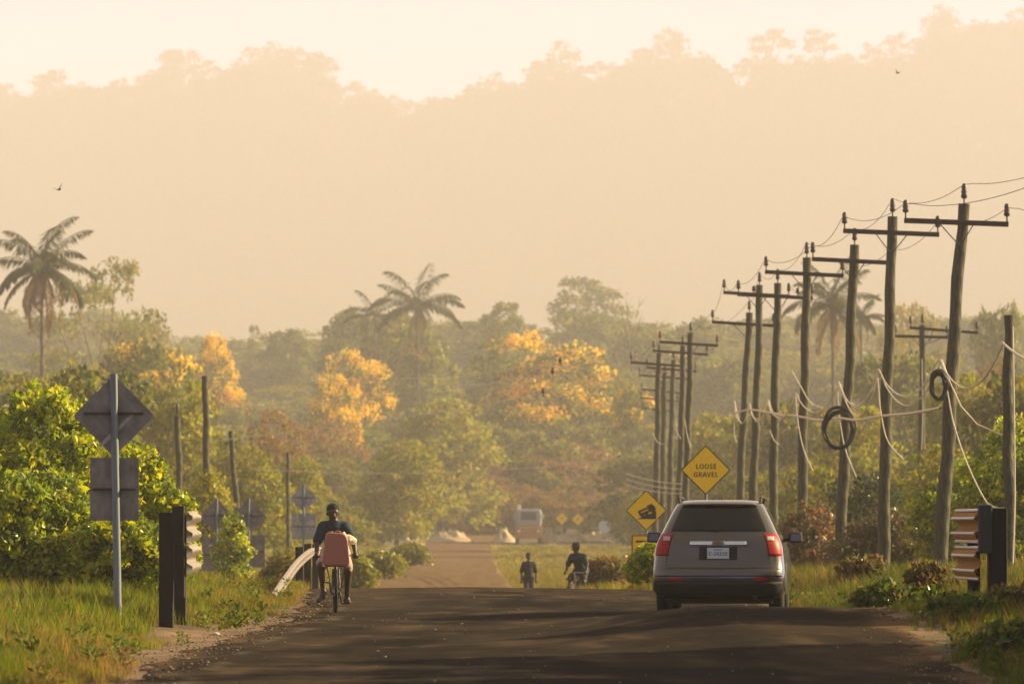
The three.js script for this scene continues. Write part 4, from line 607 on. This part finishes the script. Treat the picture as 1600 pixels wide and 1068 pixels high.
  { const e = new THREE.Shape([[-.085, -.012], [-.035, -.012], [-.035, -.032], [.035, -.032], [.035, -.012], [.085, -.012], [.075, .022], [.038, .022], [.038, .036], [-.030, .036], [-.030, .022], [-.075, .022]].map(([a, b]) => new THREE.Vector2(a, b))); mesh('emblem', new THREE.ExtrudeGeometry(e, { depth: .012, bevelEnabled: true, bevelSize: .003, bevelThickness: .003, bevelSegments: 1 }).translate(0, 1.035, zR(0, 1.035) + .034), std(col(.16, .12, .05), .35, { metalness: .7 }), t); }
  patch('plate_recess', -.27, .27, .80, .985, .002, dark, t, 10, 4, .004);
  const plate = mesh('licence_plate', box(.31, .155, .012, 0, .895, zR(0, .895) + .020), std(col(.55, .60, .62), .5), t);
  mesh('plate_print', new THREE.PlaneGeometry(.30, .145).translate(0, .895, zR(0, .895) + .0275), std(col(1, 1, 1), .5, { map: canvasTex(128, 64, (c) => { c.fillStyle = '#b9c2c6'; c.fillRect(0, 0, 128, 64); c.fillStyle = '#3c4a58'; c.font = 'bold 31px sans-serif'; c.textAlign = 'center'; c.fillText('C-26225', 64, 46); c.fillStyle = '#6d8190'; c.fillRect(38, 7, 52, 7); }) }), plate);
  patch('rear_bumper', (y) => -inset(.955)(y), inset(.955), .565, .675, .022, paint, t, 24, 5, .04); patch('lower_bumper', (y) => -inset(.965)(y), inset(.965), .255, .49, .012, dark, t, 20, 6, .03);
  mesh('rear_wiper', merge([rod(V(0, 1.225, zR(0, 1.22) + .03), V(-.36, 1.235, zR(-.36, 1.235) + .025), .011, .007, 6), rod(V(0, 1.215, zR(0, 1.215)), V(0, 1.225, zR(0, 1.22) + .04), .02, .018, 8)]), dark, t);
  mesh('antenna', rod(V(.02, 1.64, -1.0), V(.02, 1.72, -1.12), .012, .005, 6), dark, t); mesh('exhaust_pipe', rod(V(.52, .27, -.35), V(.52, .27, -.10), .032, .032, 12), dark, t);
  mesh('underbody', box(1.5, .10, 3.9, 0, .23, -2.3), dark, t); mesh('axle_beam', box(1.3, .10, .14, 0, .34, -.98), dark, t);
  for (const s of [-1, 1]) mesh('seat', merge([box(.42, .36, .16, s * .34, 1.02, -1.25, .06), box(.24, .16, .10, s * .34, 1.29, -1.25, .04)]), dark, t);
}

// ---------------------------------------------------------------- bodies from tapered limbs joined smoothly
function caps(list, k = .03) { return (x, y, z) => { let m = 1e9; for (const [a, b, ra, rb] of list) { const bx = b[0] - a[0], by = b[1] - a[1], bz = b[2] - a[2], px = x - a[0], py = y - a[1], pz = z - a[2], L = bx * bx + by * by + bz * bz || 1e-9, h = clamp((px * bx + py * by + pz * bz) / L, 0, 1), e = Math.hypot(px - bx * h, py - by * h, pz - bz * h) - (ra + (rb - ra) * h); const q = Math.max(k - Math.abs(m - e), 0) / k; m = Math.min(m, e) - q * q * k * .25; } return m; }; }
function skin(f, lo, hi, s) { // surface nets
  const n = [0, 1, 2].map((k) => Math.ceil((hi[k] - lo[k]) / s) + 1), at = (i, j, k) => (k * n[1] + j) * n[0] + i, v = new Float32Array(n[0] * n[1] * n[2]);
  for (let k = 0; k < n[2]; k++) for (let j = 0; j < n[1]; j++) for (let i = 0; i < n[0]; i++) v[at(i, j, k)] = f(lo[0] + i * s, lo[1] + j * s, lo[2] + k * s);
  const id = new Int32Array(v.length).fill(-1), pos = [], idx = [], E = [[0, 1], [0, 2], [0, 4], [1, 3], [1, 5], [2, 3], [2, 6], [3, 7], [4, 5], [4, 6], [5, 7], [6, 7]];
  for (let k = 0; k + 1 < n[2]; k++) for (let j = 0; j + 1 < n[1]; j++) for (let i = 0; i + 1 < n[0]; i++) {
    const c = []; let neg = 0; for (let q = 0; q < 8; q++) { c[q] = v[at(i + (q & 1), j + (q >> 1 & 1), k + (q >> 2))]; if (c[q] < 0) neg++; } if (!neg || neg === 8) continue;
    let x = 0, y = 0, z = 0, m = 0; for (const [a, b] of E) if ((c[a] < 0) !== (c[b] < 0)) { const t = c[a] / (c[a] - c[b]); x += (a & 1) + t * ((b & 1) - (a & 1)); y += (a >> 1 & 1) + t * ((b >> 1 & 1) - (a >> 1 & 1)); z += (a >> 2) + t * ((b >> 2) - (a >> 2)); m++; }
    id[at(i, j, k)] = pos.length / 3; pos.push(lo[0] + (i + x / m) * s, lo[1] + (j + y / m) * s, lo[2] + (k + z / m) * s);
  }
  const quad = (a, b, c, d, flip) => { if (a < 0 || b < 0 || c < 0 || d < 0) return; flip ? idx.push(a, c, b, a, d, c) : idx.push(a, b, c, a, c, d); };
  for (let k = 1; k + 1 < n[2]; k++) for (let j = 1; j + 1 < n[1]; j++) for (let i = 1; i + 1 < n[0]; i++) { const s0 = v[at(i, j, k)] < 0; if (s0 !== v[at(i + 1, j, k)] < 0) quad(id[at(i, j - 1, k - 1)], id[at(i, j, k - 1)], id[at(i, j, k)], id[at(i, j - 1, k)], !s0); if (s0 !== v[at(i, j + 1, k)] < 0) quad(id[at(i - 1, j, k - 1)], id[at(i - 1, j, k)], id[at(i, j, k)], id[at(i, j, k - 1)], !s0); if (s0 !== v[at(i, j, k + 1)] < 0) quad(id[at(i - 1, j - 1, k)], id[at(i, j - 1, k)], id[at(i, j, k)], id[at(i - 1, j, k)], !s0); }
  const g = new THREE.BufferGeometry(); g.setAttribute('position', new THREE.Float32BufferAttribute(pos, 3)); g.setIndex(idx); g.computeVertexNormals(); return g;
}
function headGeo(c, yaw, tilt) { // c: centre of the head
  const f = caps([[[0, .035, -.015], [0, .02, .012], .092, .088], [[0, -.04, .03], [0, -.085, .05], .070, .044], [[0, .01, .092], [0, -.022, .112], .011, .017], [[-.032, .028, .080], [.032, .028, .080], .017, .017], [[-.024, -.052, .088], [.024, -.052, .088], .012, .012], [[.088, .0, -.005], [.090, -.035, -.005], .016, .011], [[-.088, .0, -.005], [-.090, -.035, -.005], .016, .011], [[0, -.06, -.02], [0, -.17, -.05], .056, .060]], .022);
  const g = skin(f, [-.13, -.2, -.14], [.13, .15, .15], .0065); g.rotateX(tilt).rotateY(yaw).translate(...c); return g;
}
function hairGeo(c, yaw, tilt) { const f = caps([[[0, .045, -.022], [0, .035, -.005], .099, .096]], .02), h = (x, y, z) => Math.max(f(x, y, z), .022 + z * .30 - y + .01 * Math.sin(x * 60)); return skin(h, [-.13, -.12, -.15], [.13, .16, .13], .008).rotateX(tilt).rotateY(yaw).translate(...c); }
function handGeo(w, dir, curl, side) { // wrist, direction of the knuckles, curl axis is x (bar), fingers of different lengths
  const list = [[w, w.map((q, k) => q + dir[k] * .085), .030, .036]], kn = w.map((q, k) => q + dir[k] * .085), len = [.066, .076, .072, .056];
  for (let k = 0; k < 4; k++) { const ox = (k - 1.5) * .020; let p = [kn[0] + ox, kn[1], kn[2]], a = Math.atan2(dir[1], dir[2]); for (let q = 0; q < 3; q++) { a -= curl * (q ? 1 : .6); const l = len[k] * [.46, .31, .25][q], e = [p[0], p[1] + Math.sin(a) * l, p[2] + Math.cos(a) * l]; list.push([p, e, .0100 - q * .0008, .0093 - q * .0008]); p = e; } }
  const th = w.map((q, k) => q + dir[k] * .03), a = [th[0] - side * .034, th[1] - .012, th[2] + .010]; list.push([th, a, .016, .013], [a, [a[0] - side * .012, a[1] - .030, a[2] + .028], .012, .010]);
  return skin(caps(list, .010), w.map((q) => q - .15), w.map((q) => q + .17), .0055);
}
function person(label, pos, turn, bones, o) {
  const t = thing('person', label, 'person', pos, turn), lo = o.lo, hi = o.hi;
  const all = [...bones.torso, ...bones.arms, ...bones.legs, ...bones.feet], parts = [skin(caps(all, .035), lo, hi, o.cell ?? .013), headGeo(o.head, o.yaw ?? 0, o.tilt ?? 0), ...(o.hands ?? [])];
  mesh('body', mergeGeometries(parts.map((g) => { g.deleteAttribute('uv'); return g; })), o.skin, t);
  const grow = (list, m) => list.map(([a, b, ra, rb]) => [a, b, ra + m, rb + m]);
  const sh = caps(grow([...bones.torso, ...bones.sleeves], .013), .045), sf = (x, y, z) => Math.max(sh(x, y, z) + .004 * Math.sin(y * 55 + x * 22) * Math.sin(z * 40 + x * 31), o.hem - y - .02 * Math.sin(x * 20), y - o.neck); mesh('shirt', skin(sf, lo, hi, .012), o.shirt, t);
  const pf = caps(grow([...bones.hips, ...bones.trouser], .018), .04); mesh('trousers', skin((x, y, z) => Math.max(pf(x, y, z) + .004 * Math.sin(y * 48 + z * 26), y - o.waist), lo, hi, .012), o.trousers, t).userData.label = o.trouserLabel;
  mesh('hair', hairGeo(o.head, o.yaw ?? 0, o.tilt ?? 0), std(col(.008, .007, .006), .95), t);
  return t;
}
const darkSkin = std(col(.045, .022, .013), .55);

// ---------------------------------------------------------------- bicycle, load and rider
{
  const d = 78, x = P(524, 950, d).x, y = roadY(x, d) + .012, pos = [x, y, -d], turn = .05, b = thing('bicycle', 'old bicycle ridden towards the camera on the left of the road', 'bicycle', pos, turn);
  const steel = std(col(.05, .035, .03), .45, { metalness: .5 }), rubber = std(col(.012, .011, .010), .9), bright = std(col(.45, .43, .40), .3, { metalness: .9 }), R0 = .325;
  for (const z of [.50, -.52]) { const w = new THREE.Group(); w.name = 'wheel'; w.position.set(0, R0, z); b.add(w); mesh('tyre', new THREE.TorusGeometry(R0 - .026, .027, 10, 44).rotateY(Math.PI / 2), rubber, w); mesh('rim', new THREE.TorusGeometry(R0 - .058, .012, 8, 44).rotateY(Math.PI / 2), bright, w); const sp = []; for (let k = 0; k < 28; k++) { const a = k / 28 * 6.283; sp.push(rod(V((k % 2 ? 1 : -1) * .03, 0, 0), V(0, Math.cos(a) * (R0 - .06), Math.sin(a) * (R0 - .06)), .0016, .0016, 4)); } sp.push(rod(V(-.055, 0, 0), V(.055, 0, 0), .02)); mesh('spokes', merge(sp), bright, w); }
  const head = V(0, .74, .30), bb = V(0, .29, -.06), seat = V(0, .74, -.24), rear = V(0, R0, -.52);
  mesh('frame', merge([rod(V(0, .80, .28), V(0, .64, .34), .022), rod(V(0, .77, .29), seat, .016), rod(V(0, .67, .33), bb, .018), rod(bb, seat, .016), ...[-1, 1].flatMap((s) => [rod(bb, V(s * .06, R0, -.52), .011), rod(seat, V(s * .06, R0, -.52), .010)])]), steel, b);
  mesh('fork', merge([rod(V(0, .66, .335), V(0, .62, .345), .03), ...[-1, 1].flatMap((s) => [rod(V(s * .045, .66, .34), V(s * .055, .45, .43), .012), rod(V(s * .055, .45, .43), V(s * .055, R0, .50), .010)])]), steel, b);
  mesh('handlebar', merge([rod(V(0, .80, .28), V(0, .87, .27), .016), tube([V(-.34, .845, .20), V(-.24, .865, .22), V(-.10, .87, .29), V(.10, .87, .29), V(.24, .865, .22), V(.34, .845, .20)], .0125, 30, 8)]), bright, b);
  for (const s of [-1, 1]) mesh('grip', rod(V(s * .25, .863, .218), V(s * .345, .844, .199), .018), rubber, b);
  mesh('saddle', merge([box(.17, .05, .14, 0, .83, -.32, .024), box(.07, .045, .17, 0, .83, -.19, .02), rod(seat, V(0, .81, -.26), .014)]), rubber, b);
  mesh('crank', merge([rod(V(-.07, .29, -.06), V(.07, .29, -.06), .018), rod(V(.07, .29, -.06), V(.09, .135, -.02), .012), rod(V(-.07, .29, -.06), V(-.09, .445, -.10), .012), new THREE.TorusGeometry(.085, .008, 6, 26).rotateY(Math.PI / 2).translate(.05, .29, -.06)]), steel, b);
  mesh('pedal', box(.10, .022, .08, .14, .13, -.02, .006), rubber, b); mesh('pedal', box(.10, .022, .08, -.14, .45, -.10, .006), rubber, b);
  mesh('front_rack', merge([rod(V(-.14, .70, .36), V(-.14, .70, .66), .008), rod(V(.14, .70, .36), V(.14, .70, .66), .008), ...[.38, .46, .54, .62].map((z) => rod(V(-.14, .705, z), V(.14, .705, z), .006)), rod(V(-.14, .70, .60), V(-.06, R0, .50), .008), rod(V(.14, .70, .60), V(.06, R0, .50), .008), rod(V(-.10, .86, .30), V(-.14, .70, .38), .008), rod(V(.10, .86, .30), V(.14, .70, .38), .008)]), steel, b);
  // plastic container carried on the rack
  const j = thing('plastic_container', 'faded red plastic container carried on the front of the bicycle', 'container', [x + .02, y + .712, -d + .50], turn), red = phys(col(.40, .15, .11), .6, { transmission: .25, thickness: 0, side: THREE.DoubleSide });
  { const sh = new THREE.Shape(); sh.moveTo(-.185, 0); sh.lineTo(.195, 0); sh.quadraticCurveTo(.225, .02, .220, .07); sh.lineTo(.190, .36); sh.quadraticCurveTo(.175, .46, .10, .475); sh.lineTo(-.115, .49); sh.quadraticCurveTo(-.15, .49, -.158, .45); sh.lineTo(-.215, .06); sh.quadraticCurveTo(-.215, .01, -.185, 0); mesh('shell', new THREE.ExtrudeGeometry(sh, { depth: .20, bevelEnabled: true, bevelSize: .018, bevelThickness: .03, bevelSegments: 3, curveSegments: 8 }).translate(0, .018, -.08), red, j); mesh('cap', new THREE.CylinderGeometry(.035, .035, .035, 16).translate(-.08, .525, .02), red, j); mesh('handle', tube([V(-.02, .49, .02), V(0, .535, .02), V(.07, .535, .02), V(.10, .48, .02)], .014, 16, 7), red, j); mesh('bottom_band', box(.36, .10, .22, 0, .05, .02, .02), std(col(.42, .12, .07), .6), j); }
  j.scale.set(.88, .96, .9); const bag = thing('cloth_bag', 'cream cloth bundle on the right shoulder of the red container', 'bag', [x + .215, y + 1.10, -d + .50], turn);
  { const g = new THREE.IcosahedronGeometry(.085, 4), p = g.attributes.position; for (let k = 0; k < p.count; k++) { const q = V(p.getX(k), p.getY(k), p.getZ(k)), m = .75 + .55 * fbm(q.x * 22 + 4, q.y * 22 + q.z * 14, 3); p.setXYZ(k, q.x * m * 1.25, q.y * m * .95, q.z * m); } g.computeVertexNormals(); mesh('bundle', g, phys(col(.78, .68, .48), .9, { transmission: .3, thickness: 0 }), bag); mesh('knot', rod(V(-.03, .05, 0), V(-.09, .11, .01), .02, .03, 7), std(col(.75, .66, .48), .9), bag); }
  const torso = [[[0, .92, -.27], [-.01, 1.08, -.20], .135, .140], [[-.01, 1.08, -.20], [-.03, 1.27, -.06], .145, .150], [[-.17, 1.285, -.03], [.13, 1.285, -.03], .080, .080], [[-.03, 1.28, -.04], [-.035, 1.40, .02], .125, .066]];
  const sleeves = [[[-.185, 1.285, -.03], [-.275, 1.09, .02], .076, .062], [[.145, 1.285, -.03], [.255, 1.09, .02], .076, .062]];
  const arms = [[[-.185, 1.285, -.03], [-.285, 1.09, .03], .064, .046], [[-.285, 1.09, .03], [-.29, .90, .14], .045, .030], [[.145, 1.285, -.03], [.275, 1.09, .03], .064, .046], [[.275, 1.09, .03], [.295, .90, .14], .045, .030]];
  const hips = [[[-.085, .91, -.27], [.085, .91, -.27], .125, .125]], lKnee = [-.225, .70, .06], rKnee = [.19, .62, .08], trouser = [[[-.09, .89, -.25], lKnee.map((q, k) => lerp([-.09, .89, -.25][k], q, .75)), .10, .082], [[.09, .89, -.25], rKnee.map((q, k) => lerp([.09, .89, -.25][k], q, .75)), .10, .082]];
  const legs = [...hips, [[-.09, .89, -.25], lKnee, .092, .060], [lKnee, [-.185, .30, .02], .058, .036], [[.09, .89, -.25], rKnee, .092, .060], [rKnee, [.175, .17, -.06], .058, .036]];
  const feet = [[[-.185, .30, .02], [-.20, .24, .04], .040, .042], [[-.19, .245, .0], [-.265, .175, .13], .040, .034], [[.175, .18, -.06], [.178, .165, -.08], .040, .042], [[.178, .172, -.07], [.20, .155, .08], .038, .034]];
  const rider = person('cyclist in a dark teal shirt riding towards the camera', pos, turn, { torso, sleeves, arms, legs, feet, hips, trouser }, { lo: [-.45, .05, -.50], hi: [.45, 1.50, .36], head: [-.04, 1.512, .06], tilt: .16, yaw: .12, skin: darkSkin, shirt: std(col(.010, .026, .036), .9), trousers: std(col(.48, .30, .26), .9), trouserLabel: 'pale pinkish shorts', hem: .90, neck: 1.395, waist: 1.0, hands: [handGeo([-.29, .895, .15], [-.0, -.25, .97], .95, -1), handGeo([.295, .895, .15], [0, -.25, .97], .95, 1)] });
  // another rider, far off on the right verge, in a brimmed hat
  const D2 = 140, c = P(903, 850, D2), q = V(c.x, landY(c.x, D2) + .01, -D2);
  dup(b, q, -.35, null, 'far bicycle ridden on the right side beyond the crest');
  const far2 = dup(rider, q, -.35, null, 'far cyclist in dark clothes and a brimmed hat beyond the crest');
  { const w = far2.children.find((o) => o.name === 'trousers'); w.material = std(col(.03, .03, .032), .9); w.userData = { label: 'dark trousers' }; }
  mesh('hat', new THREE.LatheGeometry([[.001, .13], [.07, .125], [.10, .09], [.108, .03], [.17, .012], [.172, .002], [.10, .0]].map(([u, v]) => new THREE.Vector2(u, v)), 24).translate(-.04, 1.565, .06), std(col(.05, .042, .036), .95, { side: THREE.DoubleSide }), far2);
}
// a walker far down the road
{
  const d = 192, c = P(826, 864, d), y = roadY(c.x, d) + .012, s = (c.y - y) / 1.75;
  const torso = [[[0, .95, 0], [0, 1.15, 0], .13, .13], [[0, 1.15, 0], [0, 1.35, 0], .135, .13], [[-.13, 1.39, 0], [.13, 1.39, 0], .072, .072], [[0, 1.40, 0], [0, 1.50, .01], .11, .058]], sleeves = [[[-.155, 1.39, 0], [-.24, 1.15, -.01], .07, .055], [[.155, 1.39, 0], [.24, 1.15, -.01], .07, .055]];
  const arms = [[[-.155, 1.39, 0], [-.25, 1.14, -.02], .055, .042], [[-.25, 1.14, -.02], [-.26, .90, .08], .040, .030], [[.155, 1.39, 0], [.25, 1.14, -.02], .055, .042], [[.25, 1.14, -.02], [.26, .90, -.04], .040, .030]], hips = [[[-.08, .93, 0], [.08, .93, 0], .115, .115]];
  const legs = [...hips, [[-.09, .9, 0], [-.10, .5, .08], .085, .058], [[-.10, .5, .08], [-.10, .09, .06], .055, .036], [[.09, .9, 0], [.10, .5, -.02], .085, .058], [[.10, .5, -.02], [.10, .12, -.20], .055, .036]], feet = [[[-.10, .05, .03], [-.10, .035, .19], .040, .034], [[.10, .09, -.22], [.10, .04, -.09], .038, .034]];
  const t = person('distant person in dark clothes walking on the far road', [c.x, y, -d], .2, { torso, sleeves, arms, legs, feet, hips, trouser: legs.slice(1) }, { lo: [-.42, -.02, -.40], hi: [.42, 1.60, .40], cell: .018, head: [0, 1.635, .02], skin: darkSkin, shirt: std(col(.008, .009, .010), .95), trousers: std(col(.025, .024, .026), .9), trouserLabel: 'dark trousers', hem: .88, neck: 1.485, waist: 1.02, hands: [handGeo([-.26, .90, .08], [0, -.98, .15], .25, -1), handGeo([.26, .90, -.04], [0, -.98, .1], .25, 1)] }); t.scale.setScalar(s);
}
// litter on the verges
for (const [px, py, d, s, l] of [[336, 979, 66, .04, 'pale scrap of litter on the left dirt edge'], [1456, 975, 62, .06, 'pale scrap of litter on the right grass edge'], [1440, 966, 63, .03, 'small pale stone beside the litter on the right edge']]) { const p = P(px, py, d), t = thing('litter', l, 'litter', [p.x, landY(p.x, d) + .015, -d]); const g = new THREE.IcosahedronGeometry(s, 3), q = g.attributes.position; for (let k = 0; k < q.count; k++) { const m = .7 + .7 * fbm(q.getX(k) * 30 + px, q.getY(k) * 30 + q.getZ(k) * 19, 3); q.setXYZ(k, q.getX(k) * m * 1.3, q.getY(k) * m * .6, q.getZ(k) * m); } g.computeVertexNormals(); mesh('scrap', g, std(col(.5, .43, .32), .8), t); }

renderer.render(scene, camera);
